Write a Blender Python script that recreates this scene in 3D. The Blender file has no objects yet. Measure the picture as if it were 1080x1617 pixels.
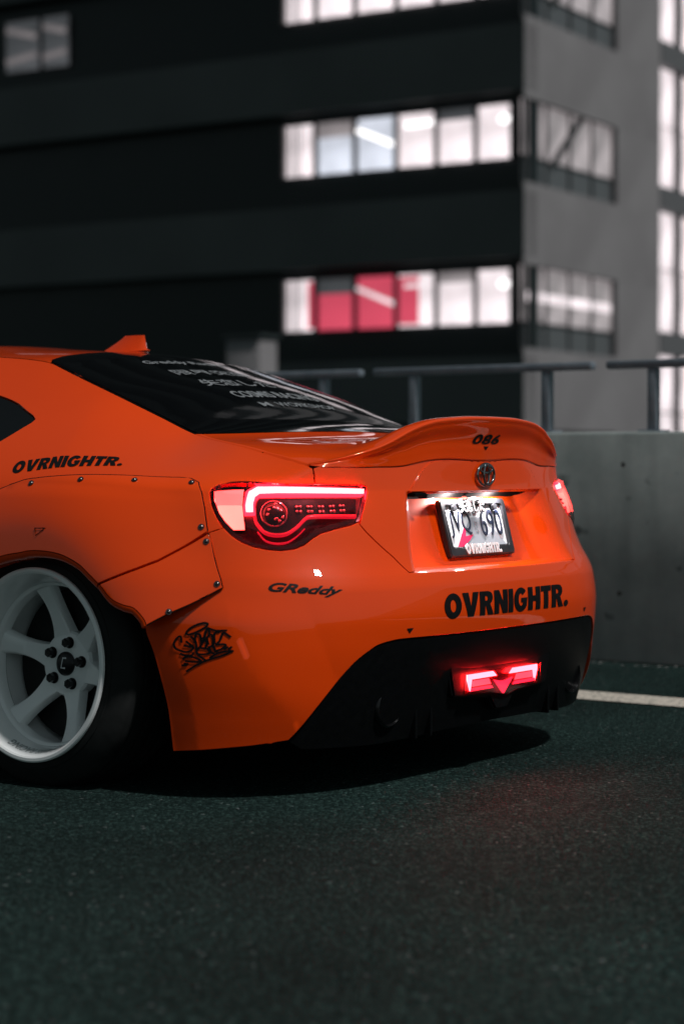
import bpy, bmesh, math, random, json
import numpy as np
from mathutils import Vector, Matrix, Euler
from mathutils.geometry import delaunay_2d_cdt
R=math.radians
scene=bpy.context.scene
# ===================== camera, sky, key light, exposure =====================
cam_d=bpy.data.cameras.new('camera'); cam=bpy.data.objects.new('camera',cam_d); scene.collection.objects.link(cam)
scene.camera=cam
cam_d.sensor_fit='VERTICAL'; cam_d.sensor_height=36; cam_d.sensor_width=24; cam_d.lens=70
cam_d.clip_start=.05; cam_d.clip_end=2000
_a=R(53.8); _p=math.atan((808.5-728)/3144)
_v=Vector((math.cos(_a),-math.sin(_a),0)); _r=Vector((-math.sin(_a),-math.cos(_a),0))
_f=_v*math.cos(_p)-Vector((0,0,1))*math.sin(_p); _u=_r.cross(_f)
cam.matrix_world=Matrix(((_r.x,_u.x,-_f.x,-3.56),(_r.y,_u.y,-_f.y,4.45),(_r.z,_u.z,-_f.z,.815),(0,0,0,1)))
cam_d.dof.use_dof=True; cam_d.dof.focus_distance=5.12; cam_d.dof.aperture_fstop=2.3
SUN_DIR=Vector((-0.598,0.068,0.799)).normalized()
w=bpy.data.worlds.new('World'); scene.world=w; w.use_nodes=True
nt=w.node_tree; nt.nodes.clear()
sky=nt.nodes.new('ShaderNodeTexSky'); sky.sky_type='NISHITA'; sky.sun_disc=False
sky.sun_elevation=math.asin(SUN_DIR.z); sky.sun_rotation=math.atan2(SUN_DIR.x,SUN_DIR.y)
hs=nt.nodes.new('ShaderNodeHueSaturation'); hs.inputs['Saturation'].default_value=.25
tint=nt.nodes.new('ShaderNodeMix'); tint.data_type='RGBA'; tint.blend_type='MULTIPLY'; tint.inputs['Factor'].default_value=1
tint.inputs['B'].default_value=(.82,1.0,.98,1)
bg=nt.nodes.new('ShaderNodeBackground'); bg.inputs['Strength'].default_value=.035
out=nt.nodes.new('ShaderNodeOutputWorld')
nt.links.new(sky.outputs[0],hs.inputs['Color']); nt.links.new(hs.outputs[0],tint.inputs['A'])
nt.links.new(tint.outputs['Result'],bg.inputs[0]); nt.links.new(bg.outputs[0],out.inputs[0])
sun_d=bpy.data.lights.new('lot_lamp_light','SUN'); sun_d.energy=2.6; sun_d.angle=R(3.5); sun_d.color=(1,.98,.96)
sun=bpy.data.objects.new('lot_lamp_light',sun_d); scene.collection.objects.link(sun)
sun.rotation_euler=SUN_DIR.to_track_quat('Z','Y').to_euler(); sun.location=(-20,-4,25)
vs=scene.view_settings; vs.view_transform='Standard'; vs.look='None'; vs.exposure=0; vs.gamma=1; vs.use_curve_mapping=False
scene.cycles.max_bounces=8; scene.cycles.transparent_max_bounces=12; scene.cycles.sample_clamp_indirect=4


def pchip(xs,ys):
    xs=np.asarray(xs,float); ys=np.asarray(ys,float)
    if ys.ndim==1: ys=ys[:,None]; sq=True
    else: sq=False
    h=np.diff(xs)[:,None]; d=np.diff(ys,axis=0)/h
    m=np.zeros_like(ys); m[0]=d[0]; m[-1]=d[-1]
    for i in range(1,len(xs)-1):
        a,b=d[i-1],d[i]; w1=2*h[i]+h[i-1]; w2=h[i]+2*h[i-1]
        ok=(a*b)>0
        m[i]=np.where(ok,(w1+w2)/np.where(ok,w1/np.where(a==0,1,a)+w2/np.where(b==0,1,b),1),0)
    def f(x):
        x=np.clip(np.asarray(x,float),xs[0],xs[-1]); sh=x.shape; x=x.ravel()
        i=np.clip(np.searchsorted(xs,x,side='right')-1,0,len(xs)-2)
        hh=h[i]; t=((x-xs[i])[:,None])/hh
        r=(1+2*t)*(1-t)**2*ys[i]+t*(1-t)**2*hh*m[i]+t*t*(3-2*t)*ys[i+1]+t*t*(t-1)*hh*m[i+1]
        return r[:,0].reshape(sh) if sq else r.reshape(sh+(ys.shape[1],))
    return f
def crom(xs,ys):
    xs=np.asarray(xs,float); ys=np.asarray(ys,float)
    m=np.zeros_like(ys); m[0]=(ys[1]-ys[0])/(xs[1]-xs[0]); m[-1]=(ys[-1]-ys[-2])/(xs[-1]-xs[-2])
    for i in range(1,len(xs)-1): 
        a=(ys[i]-ys[i-1])/(xs[i]-xs[i-1]); b=(ys[i+1]-ys[i])/(xs[i+1]-xs[i]); h0=xs[i]-xs[i-1]; h1=xs[i+1]-xs[i]
        m[i]=(a*h1+b*h0)/(h0+h1)
    def f(x):
        x=np.clip(np.asarray(x,float),xs[0],xs[-1]); sh=x.shape; x=x.ravel()
        i=np.clip(np.searchsorted(xs,x,side='right')-1,0,len(xs)-2)
        hh=(xs[i+1]-xs[i])[:,None]; t=((x-xs[i])[:,None])/hh
        r=(1+2*t)*(1-t)**2*ys[i]+t*(1-t)**2*hh*m[i]+t*t*(3-2*t)*ys[i+1]+t*t*(t-1)*hh*m[i+1]
        return r.reshape(sh+(ys.shape[1],))
    return f
def sstep(a,b,x):
    t=np.clip((x-a)/(b-a),0,1); return t*t*(3-2*t)
# ---- body wall -----------------------------------------------------------
ZB,ZS=.10,.74
fXr=pchip([.05,.10,.20,.30,.38,.44,.50,.53,.56,.60,.66,.74],[.765,.775,.805,.830,.846,.853,.849,.839,.8225,.806,.788,.763])
fYm=pchip([.05,.10,.20,.35,.50,.62,.70,.74],[.85,.855,.865,.872,.873,.868,.858,.845])
fN=pchip([.05,.10,.30,.50,.60,.74],[3.5,3.5,3.45,3.2,3.0,2.85])
U0=.4; XF=1.6
def lower(u,z):
    u=np.asarray(u,float); z=np.asarray(z,float)
    Xr,Ym,n=fXr(z),fYm(z),fN(z)
    a=np.clip((u-U0)/(1-U0),0,1)*np.pi/2
    c,s=np.cos(a),np.sin(a)
    r=(np.abs(c)**n+np.abs(s)**n)**(-1/n)
    X=-Xr*s*r; Y=Ym*c*r
    X=np.where(u<U0,XF*(1-u/U0),X); 
    return np.stack([X,Y,z+0*u],-1)
# top curve: roof rail / glass edge / deck edge / spoiler seam
TC=crom([0,.12,.24,.31,.335,.365,.41,.49,.55,.63,.69,.74,.80,.845,.88,1.0],
 [(1.6,.60,.935),(1.1,.49,1.122),(.62,.49,1.114),(.335,.487,1.086),(.285,.495,1.07),(.195,.512,1.04),(.075,.53,1.0),(-.115,.541,.93),(-.24,.548,.884),(-.43,.585,.850),(-.625,.585,.807),(-.68,.52,.802),(-.715,.42,.802),(-.733,.33,.804),(-.747,.25,.816),(-.764,0,.817)])
def upper(u,w):
    u=np.asarray(u,float); w=np.asarray(w,float)
    P0=lower(u,ZS+0*u); P1=TC(u); e=.01
    T0=(P0-lower(u,ZS-e+0*u))/e
    D=np.linalg.norm(P1-P0,axis=-1,keepdims=True)
    T0=T0/np.linalg.norm(T0,axis=-1,keepdims=True)*D*.42
    # end tangent: chord, leaning
    T1=(P1-P0)*1.0
    lean=np.clip((.62-u)/.2,0,1)[...,None]
    T1=T1*(1-.0*lean)
    w=w[...,None]
    return (1+2*w)*(1-w)**2*P0+w*(1-w)**2*T0+w*w*(3-2*w)*P1+w*w*(w-1)*T1
def body(u,v):
    """v 0..1 lower (z), 1..2 upper"""
    u=np.asarray(u,float); v=np.asarray(v,float); u,v=np.broadcast_arrays(u,v)
    z=ZB+(ZS-ZB)*np.clip(v,0,1)
    L=lower(u,z); Up=upper(u,np.clip(v-1,0,1))
    return np.where((v<=1)[...,None],L,Up)
def nrm(S,u,v,e=2e-3):
    du=S(np.clip(u+e,0,1),v)-S(np.clip(u-e,0,1),v); dv=S(u,v+e)-S(u,v-e)
    n=np.cross(du,dv); n/= np.linalg.norm(n,axis=-1,keepdims=True)+1e-12
    return n

# ---- wheel-arch overfender offset ---------------------------------------
WCX,WCZ=0.,.30
def flare(u,v):
    P=body(u,v); n=nrm(body,u,v)
    r=np.hypot(P[...,0]-WCX,P[...,2]-WCZ)
    d=.009+.060*sstep(.60,.34,r)**1.0
    return P+n*FS*d[...,None]
FS=1.
def uX(X):
    us=np.linspace(0,.69,400); xs=TC(us)[:,0]
    return np.interp(-np.asarray(X,float),-xs,us)
fCr=pchip([-.6,-.29,0,.5,1.0,1.6],[.028,.034,.045,.036,.035,.05])
def roof(X,s):
    X=np.asarray(X,float); s=np.asarray(s,float); X,s=np.broadcast_arrays(X,s)
    e=TC(uX(X)); return np.stack([X,e[...,1]*s,e[...,2]+fCr(X)*(1-s*s)],-1)
def trunk(u,v):
    P=body(u,v); Y=np.abs(P[...,1]); z=P[...,2]
    d=.066*sstep(.400,.305,Y+.30*(z-.54))*(1-sstep(.733,.741,z))
    return P+np.stack([d,0*d,0*d],-1)
_CR=None
def bumper(u,v):
    P=body(u,v); n=nrm(body,u,v)
    c=CREASE_UV; vv=np.clip(v,c[:,1].min(),c[:,1].max()); uc=_fcr(vv)
    s=(u-uc)*2.2; h=.017*(.35+.65*sstep(.02,.30,v))*(.12+.88*sstep(.66,.50,v))
    w=np.where(s<0,.32,.16)
    d=h*np.maximum(0,1-np.sqrt(s*s+.0003)/w)
    ua=np.interp(v,ARCHB_UV[:,1],ARCHB_UV[:,0]); t=np.clip((u-ua)*2.2/.060,0,1)
    d=d-.007*(1-t)*sstep(.52,.40,v)
    return P+n*d[...,None]
ARCHB_UV=np.array([(.5909,.0225),(.5823,.1734),(.573,.2788),(.5625,.3784),(.5524,.4585),(.55,.4965)])
CREASE_UV=np.array([(.627,.8491),(.6319,.746),(.6316,.6467),(.6367,.5722),(.6455,.4786),(.658,.3724),(.6697,.3008),(.6805,.2572),(.6944,.2176),(.704,.18),(.712,.14),(.716,.08),(.718,.0)])
_cv=np.linspace(0,.8491,60); _cu=np.interp(_cv,CREASE_UV[::-1,1],CREASE_UV[::-1,0])
for _i in range(30): _cu[1:-1]=(_cu[:-2]+2*_cu[1:-1]+_cu[2:])/4
_fcr=pchip(_cv,_cu)
# ---- ducktail spoiler: rows of curves over Y ------------------------------
_seamu=np.linspace(.645,1,200); _sT=TC(_seamu); _o=np.argsort(_sT[:,1][::-1])
def seamY(Y):
    us=np.linspace(.69,1,300); t=TC(us); k=np.argsort(t[:,1]); u=np.interp(Y,t[k,1],us[k]); return TC(u)
fRid=pchip([0,.10,.16,.24,.28,.315,.34,.385,.425,.46,.49,.53,.57,.585],np.array([(-.798,.929),(-.795,.928),(-.789,.925),(-.777,.918),(-.770,.91),(-.764,.90),(-.757,.89),(-.747,.87),(-.732,.852),(-.716,.840),(-.700,.831),(-.675,.820),(-.645,.811),(-.632,.8085)]))
def fFro(a):
    a=np.abs(np.asarray(a,float))/.585; return np.stack([-.55+.06*a**2,.874-.0357*a**2.4],-1)
SPT=[0,.22,.40,.46,.5,.55,.75,1.]
def spoiler(Y,t):
    Y=np.asarray(Y,float); t=np.asarray(t,float); Y,t=np.broadcast_arrays(Y,t); sh=Y.shape; Y=Y.ravel(); t=t.ravel(); a=np.abs(Y)
    b=seamY(a); r=fRid(a); f=fFro(a); one=np.ones_like(a)
    b=np.stack([b[:,0]-.0022,b[:,2]-.0015],1)
    k=sstep(.585,.30,a)[:,None]
    mid=b*.45+r*.55+np.array([.006,.0])*k
    r2=r+np.array([.004,-.016])*(.25+.75*k); r1=r+np.array([.0,-.006])*k; r4=r+np.array([.014,.0035])*k+np.array([.01,0])
    m2=r*.5+f*.5+np.array([0,-.010])*k
    rows=np.stack([b,b*.75+r*.25+np.array([.004,0])*k,mid,r2,r,r4,m2,f],0)
    T=np.array(SPT); T=np.array([0,.2,.42,.56,.62,.67,.82,1.])
    g=crom_rows(T,rows,t)
    return np.stack([g[:,0],Y,g[:,1]],-1).reshape(sh+(3,))
def crom_rows(T,rows,t):
    m=np.zeros_like(rows); m[0]=(rows[1]-rows[0])/(T[1]-T[0]); m[-1]=(rows[-1]-rows[-2])/(T[-1]-T[-2])
    for i in range(1,len(T)-1):
        h0=T[i]-T[i-1];h1=T[i+1]-T[i]; m[i]=((rows[i]-rows[i-1])/h0*h1+(rows[i+1]-rows[i])/h1*h0)/(h0+h1)
    i=np.clip(np.searchsorted(T,t,side='right')-1,0,len(T)-2); j=np.arange(len(t)); h=(T[i+1]-T[i])[:,None]; x=((t-T[i])/(T[i+1]-T[i]))[:,None]
    return (1+2*x)*(1-x)**2*rows[i,j]+x*(1-x)**2*h*m[i,j]+x*x*(3-2*x)*rows[i+1,j]+x*x*(x-1)*h*m[i+1,j]
def deck(Y,t):
    """from spoiler front (t=0) to rear-window base (t=1)"""
    Y=np.asarray(Y,float); t=np.asarray(t,float); Y,t=np.broadcast_arrays(Y,t)
    s=Y/.585; a=np.abs(s); f=fFro(a*.585)
    X1=-.36+.12*s*s; z1=roof(X1,s)[...,2]
    X=f[...,0]*(1-t)+X1*t; e=TC(uX(X)); one=np.ones_like(s)
    z=f[...,1]*(1-t)+z1*t-.010*np.sin(np.pi*t)*(1-s*s)
    Xe=fFro(.585*one)[...,0]*(1-t)-.24*t; ze=fFro(.585*one)[...,1]*(1-t)+.884*t
    z=z+(TC(uX(Xe))[...,2]-ze)*s*s
    return np.stack([X,s*e[...,1],z],-1)

TRACES='''{"TL":[[0.6278,0.9958],[0.6295,1.1039],[0.6361,1.2135],[0.6503,1.2695],[0.6743,1.3101],[0.7171,1.3522],[0.7556,1.3538],[0.7891,1.3372],[0.7976,1.2545],[0.7996,0.9995],[0.7958,0.9621],[0.7889,0.9125],[0.7833,0.8848],[0.773,0.8731],[0.754,0.8588],[0.7392,0.8443],[0.7298,0.8264],[0.7203,0.8025],[0.7096,0.7877],[0.6964,0.7821],[0.6837,0.7855],[0.6712,0.7947],[0.6589,0.8129],[0.6497,0.8372],[0.642,0.8676],[0.636,0.9041],[0.6312,0.9469]],"REF":[[0.6331,0.999],[0.6634,1.0536],[0.6625,0.9776],[0.6621,0.947],[0.6623,0.9104],[0.6627,0.8604],[0.6519,0.8604],[0.6443,0.892],[0.638,0.9225],[0.6342,0.9652]],"REFU":[[0.6331,0.999],[0.6634,1.0536],[0.6625,0.9776],[0.6621,0.9495],[0.6365,0.9494],[0.6342,0.9652]],"REFL":[[0.6368,0.9457],[0.6621,0.9458],[0.6623,0.9104],[0.6627,0.8604],[0.6519,0.8604],[0.6443,0.892],[0.639,0.9225]],"CORE":[[0.7943,1.1271],[0.7942,0.9934],[0.76,0.9957],[0.7239,0.9978],[0.6979,0.9982],[0.6799,0.9959],[0.6748,0.9824],[0.6728,0.9561],[0.6727,0.9274],[0.6665,0.9274],[0.6665,0.9501],[0.668,0.9788],[0.6721,1.0378],[0.6761,1.1682],[0.6951,1.2014],[0.7217,1.2013],[0.7591,1.1726]],"BAR":[[0.7952,1.1535],[0.7965,0.9996],[0.795,0.989],[0.7598,0.9902],[0.7238,0.991],[0.6978,0.9908],[0.6807,0.9898],[0.6765,0.9775],[0.6748,0.9531],[0.6751,0.9213],[0.6642,0.9195],[0.6641,0.947],[0.6657,0.9837],[0.6694,1.1186],[0.6735,1.2331],[0.6934,1.2579],[0.7203,1.2563],[0.7584,1.2258]],"RING":[[0.6745,0.9134],[0.6758,0.8859],[0.6829,0.8523],[0.694,0.8417],[0.7057,0.8475],[0.7167,0.8716],[0.7244,0.8958],[0.7301,0.9079],[0.7424,0.9105],[0.7621,0.9096],[0.7828,0.9085]],"PROJ":[[0.6943,0.9253],[0.7094,0.925],[0.6926,0.8704]],"LEDS":[[0.721,0.9401],[0.7331,0.9397],[0.7455,0.9393],[0.7576,0.9401],[0.769,0.9415]],"DARKIN":[[0.6799,0.9836],[0.6978,0.9847],[0.7236,0.983],[0.7596,0.9809],[0.7884,0.978],[0.784,0.9128],[0.7623,0.9139],[0.7426,0.916],[0.7285,0.9122],[0.7229,0.9001],[0.7152,0.8759],[0.7061,0.8579],[0.6944,0.8521],[0.6841,0.8614],[0.6783,0.8889],[0.6764,0.9225],[0.6773,0.9531]],"TRSEAM":[[0.6293,2.0],[0.6629,1.9975],[0.6889,1.9528],[0.7027,1.8686],[0.7201,1.6401],[0.7329,1.3727]],"TRSEAM2":[[0.784,0.8758],[0.7897,0.8467],[0.7969,0.8173],[0.8059,0.7829],[0.8148,0.7508],[0.8225,0.714],[0.8277,0.6894]],"DIFFL":[[0.8605,0.4394],[0.8236,0.439],[0.8032,0.4366],[0.7847,0.424],[0.7746,0.4046],[0.7592,0.3598],[0.7425,0.2837],[0.7268,0.2022],[0.7118,0.1149],[0.7042,0.0768]],"BOT":[[0.7042,0.0768],[0.6713,0.0569],[0.6276,0.0369],[0.5877,0.02]],"ARCHB":[[0.5869,0.0247],[0.5793,0.1747],[0.571,0.2795],[0.5613,0.3788],[0.5519,0.4587],[0.5498,0.4967]],"QWIN":[[0.288,1.7329],[0.3152,1.6955],[0.3433,1.6439],[0.3487,1.6238],[0.3474,1.5979],[0.3372,1.5008],[0.3301,1.439]],"CREASE":[[0.6248,0.8493],[0.6296,0.7463],[0.6317,0.6467],[0.6366,0.5723],[0.6448,0.4791],[0.656,0.3737],[0.6668,0.3028],[0.6768,0.2598],[0.6898,0.221]],"GRED":[[0.6729,0.6245],[0.7421,0.6066],[0.6767,0.6684],[0.7463,0.6459]],"GHOST":[[0.5859,0.3207],[0.6445,0.3612],[0.5825,0.5085],[0.6413,0.5258]],"BTXT":[[0.8678,0.5021],[1.0,0.517],[0.8689,0.6003],[1.0,0.5972]],"SIDETXT":[[0.3644,1.1917],[0.4991,1.3761],[0.3568,1.2925],[0.4867,1.4727]],"GARN":[[0.8586,0.9956],[0.8647,1.3139],[0.8713,1.5822],[0.8791,1.7886],[0.8858,1.8919],[0.8956,1.9391],[0.9198,1.9445]],"FLEDGE":[[0.5651,0.5043],[0.5836,0.546],[0.6025,0.5814],[0.6326,0.6447]],"FLR":[[0.6326,0.6447],[0.6304,0.743],[0.6278,0.8258],[0.6257,0.8468]],"UPFL":[[0.3713,0.9809],[0.3835,1.0146],[0.396,1.0502],[0.4319,1.0791],[0.4663,1.1086],[0.5011,1.1445],[0.5361,1.1896],[0.5853,1.2468],[0.6033,1.2401],[0.6135,1.1734],[0.6191,0.9998],[0.6236,0.9419],[0.6258,0.8514]],"SEAM":[[0.6257,0.8468],[0.6033,0.798],[0.5759,0.7378],[0.5557,0.7065],[0.5301,0.6732],[0.5145,0.6531]],"ARCH":[[0.5129,0.6508],[0.5007,0.6856],[0.4871,0.7216],[0.4602,0.7552],[0.4242,0.7645],[0.3982,0.7525],[0.3827,0.7355]],"ARCH2":[[0.5144,0.6487],[0.5278,0.5983],[0.5412,0.576],[0.5522,0.5651],[0.5617,0.529],[0.5651,0.5043]],"BOLTS":[[0.3981,1.0093],[0.4709,1.0541],[0.5387,1.1137],[0.606,1.1542],[0.6195,0.8676],[0.6238,0.8139],[0.6279,0.6577],[0.5846,0.5552]],"STRI":[[0.4239,0.848],[0.4399,0.8489],[0.4265,0.8216]],"TRI":[[0.8199,0.4691]],"TRS2T":[[0.784,0.8758],[0.7897,0.8467],[0.7969,0.8173],[0.8059,0.7829],[0.8148,0.7508],[0.8225,0.714],[0.8277,0.6894]]}'''
# ===================== materials =====================
def newmat(name):
    m=bpy.data.materials.new(name); m.use_nodes=True; t=m.node_tree
    return m,t,t.nodes['Principled BSDF'],t.nodes.new,t.links.new
def simple(name,col,rough=.5,metal=0,coat=0,spec=.5,emit=None,es=0,coatr=.03):
    m,t,b,N,L=newmat(name)
    b.inputs['Base Color'].default_value=(*col,1); b.inputs['Roughness'].default_value=rough
    b.inputs['Metallic'].default_value=metal; b.inputs['Coat Weight'].default_value=coat; b.inputs['Coat Roughness'].default_value=coatr
    b.inputs['Specular IOR Level'].default_value=spec
    if emit: b.inputs['Emission Color'].default_value=(*emit,1); b.inputs['Emission Strength'].default_value=es
    return m
def noisy(name,c1,c2,scale,rough=(.4,.6),bump=.0,bscale=None,detail=6,metal=0,coat=0,coords='Object',dist=.01,coatr=.04,spec=.5):
    m,t,b,N,L=newmat(name)
    tc=N('ShaderNodeTexCoord'); n=N('ShaderNodeTexNoise'); n.inputs['Scale'].default_value=scale; n.inputs['Detail'].default_value=detail
    L(tc.outputs[coords],n.inputs['Vector'])
    cr=N('ShaderNodeValToRGB'); cr.color_ramp.elements[0].position=.3; cr.color_ramp.elements[1].position=.7
    cr.color_ramp.elements[0].color=(*c1,1); cr.color_ramp.elements[1].color=(*c2,1)
    L(n.outputs['Fac'],cr.inputs[0]); L(cr.outputs[0],b.inputs['Base Color'])
    mr=N('ShaderNodeMapRange'); mr.inputs['To Min'].default_value=rough[0]; mr.inputs['To Max'].default_value=rough[1]
    L(n.outputs['Fac'],mr.inputs['Value']); L(mr.outputs[0],b.inputs['Roughness'])
    b.inputs['Metallic'].default_value=metal; b.inputs['Coat Weight'].default_value=coat; b.inputs['Coat Roughness'].default_value=coatr
    b.inputs['Specular IOR Level'].default_value=spec
    if bump:
        n2=N('ShaderNodeTexNoise'); n2.inputs['Scale'].default_value=bscale or scale*4; n2.inputs['Detail'].default_value=4
        L(tc.outputs[coords],n2.inputs['Vector'])
        bp=N('ShaderNodeBump'); bp.inputs['Strength'].default_value=bump; bp.inputs['Distance'].default_value=dist
        L(n2.outputs['Fac'],bp.inputs['Height']); L(bp.outputs[0],b.inputs['Normal'])
    return m
M={}
M['paint']=noisy('orange_paint',(.72,.052,.0006),(.76,.056,.0008),3,(.42,.50),bump=.012,bscale=900,coat=1.0,dist=.001,coatr=.015,spec=.05)
M['black_paint']=noisy('black_vinyl',(.004,.004,.0045),(.007,.007,.0075),40,(.45,.6),spec=.15)
M['plastic']=noisy('black_plastic',(.0025,.003,.0033),(.004,.0045,.005),60,(.34,.42),bump=.01,bscale=600,dist=.001,spec=.07)
M['gap']=simple('dark_gap',(.004,.004,.004),.9,spec=.1)
M['glass']=simple('tinted_glass',(.003,.0035,.004),.05,spec=.28,coat=0)
M['white_vinyl']=noisy('white_vinyl',(.62,.63,.65),(.70,.71,.73),30,(.5,.6))
M['chrome']=simple('dark_chrome',(.26,.26,.27),.10,metal=1)
M['bolt']=simple('bolt_steel',(.16,.15,.15),.25,metal=1)
M['rim']=noisy('white_rim_paint',(.84,.86,.86),(.87,.88,.88),12,(.22,.3),coat=.6,bump=.01,bscale=500,dist=.001)
M['rubber']=noisy('tyre_rubber',(.006,.007,.007),(.013,.014,.014),35,(.72,.88),bump=.12,bscale=260,dist=.002,spec=.3)
M['lug']=simple('black_nut',(.010,.010,.011),.25,metal=.4)
M['tl_house']=noisy('lamp_housing',(.035,.001,.004),(.06,.002,.006),30,(.15,.3))
M['tl_dark']=noisy('lamp_bezel',(.014,.003,.004),(.03,.005,.007),60,(.12,.25))
M['tl_bar']=simple('lamp_bar_glow',(.5,.02,.04),.3,emit=(1,.022,.045),es=7)
M['tl_refu']=simple('reflector_upper_glow',(.9,.5,.45),.25,emit=(1,.07,.06),es=7)
M['tl_core']=simple('lamp_core_glow',(.8,.3,.3),.3,emit=(1,.13,.12),es=20)
M['sticker']=noisy('grey_sticker',(.13,.14,.15),(.20,.21,.22),30,(.5,.6))
M['tl_ref']=simple('reflector_glow',(.9,.5,.45),.25,emit=(1,.115,.085),es=9)
M['tl_ring']=simple('lamp_ring_glow',(.7,.02,.05),.2,emit=(1,.03,.08),es=.55)
M['led']=simple('led_cup',(.55,.45,.47),.12,metal=.9)
M['fog']=simple('fog_glow',(.8,.1,.12),.3,emit=(1,.0115,.014),es=120)
M['fogred']=simple('fog_red_glow',(.6,.02,.05),.3,emit=(1,.03,.08),es=2.2)
def lensmat(name,col,gl=.04):
    m=bpy.data.materials.new(name); m.use_nodes=True; t=m.node_tree; t.nodes.clear(); N=t.nodes.new; L=t.links.new
    o=N('ShaderNodeOutputMaterial'); tr=N('ShaderNodeBsdfTransparent'); tr.inputs[0].default_value=(*col,1)
    g=N('ShaderNodeBsdfGlossy'); g.inputs['Roughness'].default_value=.03
    fr=N('ShaderNodeFresnel'); fr.inputs[0].default_value=1.45; mx=N('ShaderNodeMixShader')
    L(fr.outputs[0],mx.inputs[0]); L(tr.outputs[0],mx.inputs[1]); L(g.outputs[0],mx.inputs[2]); L(mx.outputs[0],o.inputs[0]); return m
M['lens']=lensmat('red_lens',(.95,.45,.50)); M['clearlens']=lensmat('clear_lens',(.95,.9,.9))
M['plate']=noisy('plate_face',(.60,.62,.66),(.70,.72,.76),9,(.35,.45))
M['plate_red']=simple('plate_red_print',(.62,.02,.09),.4); M['plate_grey']=simple('plate_grey_print',(.30,.32,.36),.4)
M['plate_ink']=simple('plate_ink',(.008,.012,.03),.4)
M['plate_frame']=noisy('plate_frame_plastic',(.012,.013,.016),(.02,.021,.025),40,(.3,.45))
M['plate_lamp']=simple('plate_lamp_glow',(.9,.85,.85),.3,emit=(1,.86,.84),es=6)
M['grey_metal']=noisy('grey_galvanised',(.13,.16,.19),(.19,.22,.25),14,(.4,.6),metal=.35)

# ===================== mesh helpers =====================
COL=scene.collection
def mesh_obj(name,V,F,mat,parent=None,smooth=True,normals=None,loc=None):
    me=bpy.data.meshes.new(name); me.from_pydata([tuple(map(float,v)) for v in V],[],[tuple(map(int,f)) for f in F]); me.validate()
    if smooth: me.polygons.foreach_set('use_smooth',[True]*len(me.polygons))
    me.materials.append(mat)
    if normals is not None and len(normals)==len(me.vertices): me.normals_split_custom_set_from_vertices([tuple(map(float,n)) for n in normals])
    o=bpy.data.objects.new(name,me); COL.objects.link(o)
    if parent: o.parent=parent
    if loc: o.location=loc
    return o
def bm_obj(name,bm,mat,parent=None,smooth=False,angle=None):
    me=bpy.data.meshes.new(name); bm.normal_update(); bm.to_mesh(me); bm.free(); me.materials.append(mat)
    if smooth:
        me.polygons.foreach_set('use_smooth',[True]*len(me.polygons))
        if angle: me.set_sharp_from_angle(angle=R(angle))
    o=bpy.data.objects.new(name,me); COL.objects.link(o)
    if parent: o.parent=parent
    return o
def add_box(bm,c,s,rot=None,bevel=0):
    g=bmesh.ops.create_cube(bm,size=1); vs_=g['verts']
    for v in vs_:
        p=Vector((v.co.x*s[0],v.co.y*s[1],v.co.z*s[2]))
        if rot is not None: p=rot@p
        v.co=p+Vector(c)
    if bevel:
        es=list({e for v in vs_ for e in v.link_edges}); bmesh.ops.bevel(bm,geom=es,offset=bevel,segments=2,affect='EDGES',profile=.5)
def box_obj(name,c,s,mat,parent=None,bevel=0,rot=None):
    bm=bmesh.new(); add_box(bm,(0,0,0),s,rot,bevel); o=bm_obj(name,bm,mat,parent,smooth=bevel>0,angle=40); o.location=c; return o
def add_cyl(bm,a,b,r,seg=16,r2=None,caps=True):
    a,b=Vector(a),Vector(b); d=b-a; q=d.to_track_quat('Z','Y').to_matrix().to_4x4()
    bmesh.ops.create_cone(bm,cap_ends=caps,segments=seg,radius1=r,radius2=r if r2 is None else r2,depth=d.length,matrix=Matrix.Translation((a+b)/2)@q)
def empty(name,loc=(0,0,0),parent=None):
    o=bpy.data.objects.new(name,None); COL.objects.link(o); o.location=loc; o.empty_display_size=.2
    if parent: o.parent=parent
    return o
def tag(o,label=None,cat=None,group=None,kind=None):
    for k,v in (('label',label),('category',cat),('group',group),('kind',kind)):
        if v: o[k]=v
    return o
def pip(poly,pts):
    x,y=pts[:,0],pts[:,1]; c=np.zeros(len(pts),bool); n=len(poly)
    for i in range(n):
        x1,y1=poly[i]; x2,y2=poly[(i+1)%n]
        if y1==y2: continue
        m=((y1>y)!=(y2>y))&(x<(x2-x1)*(y-y1)/(y2-y1)+x1); c^=m
    return c
SU,SV=2.6,.64
def dens(poly,d,su,sv,closed=True):
    o=[]; n=len(poly)
    for i in range(n if closed else n-1):
        a=np.array(poly[i]); b=np.array(poly[(i+1)%n]); L=math.hypot((b[0]-a[0])*su,(b[1]-a[1])*sv); k=max(1,int(math.ceil(L/d)))
        for j in range(k): o.append(tuple(a+(b-a)*j/k))
    if not closed: o.append(tuple(poly[-1]))
    return o
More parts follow.
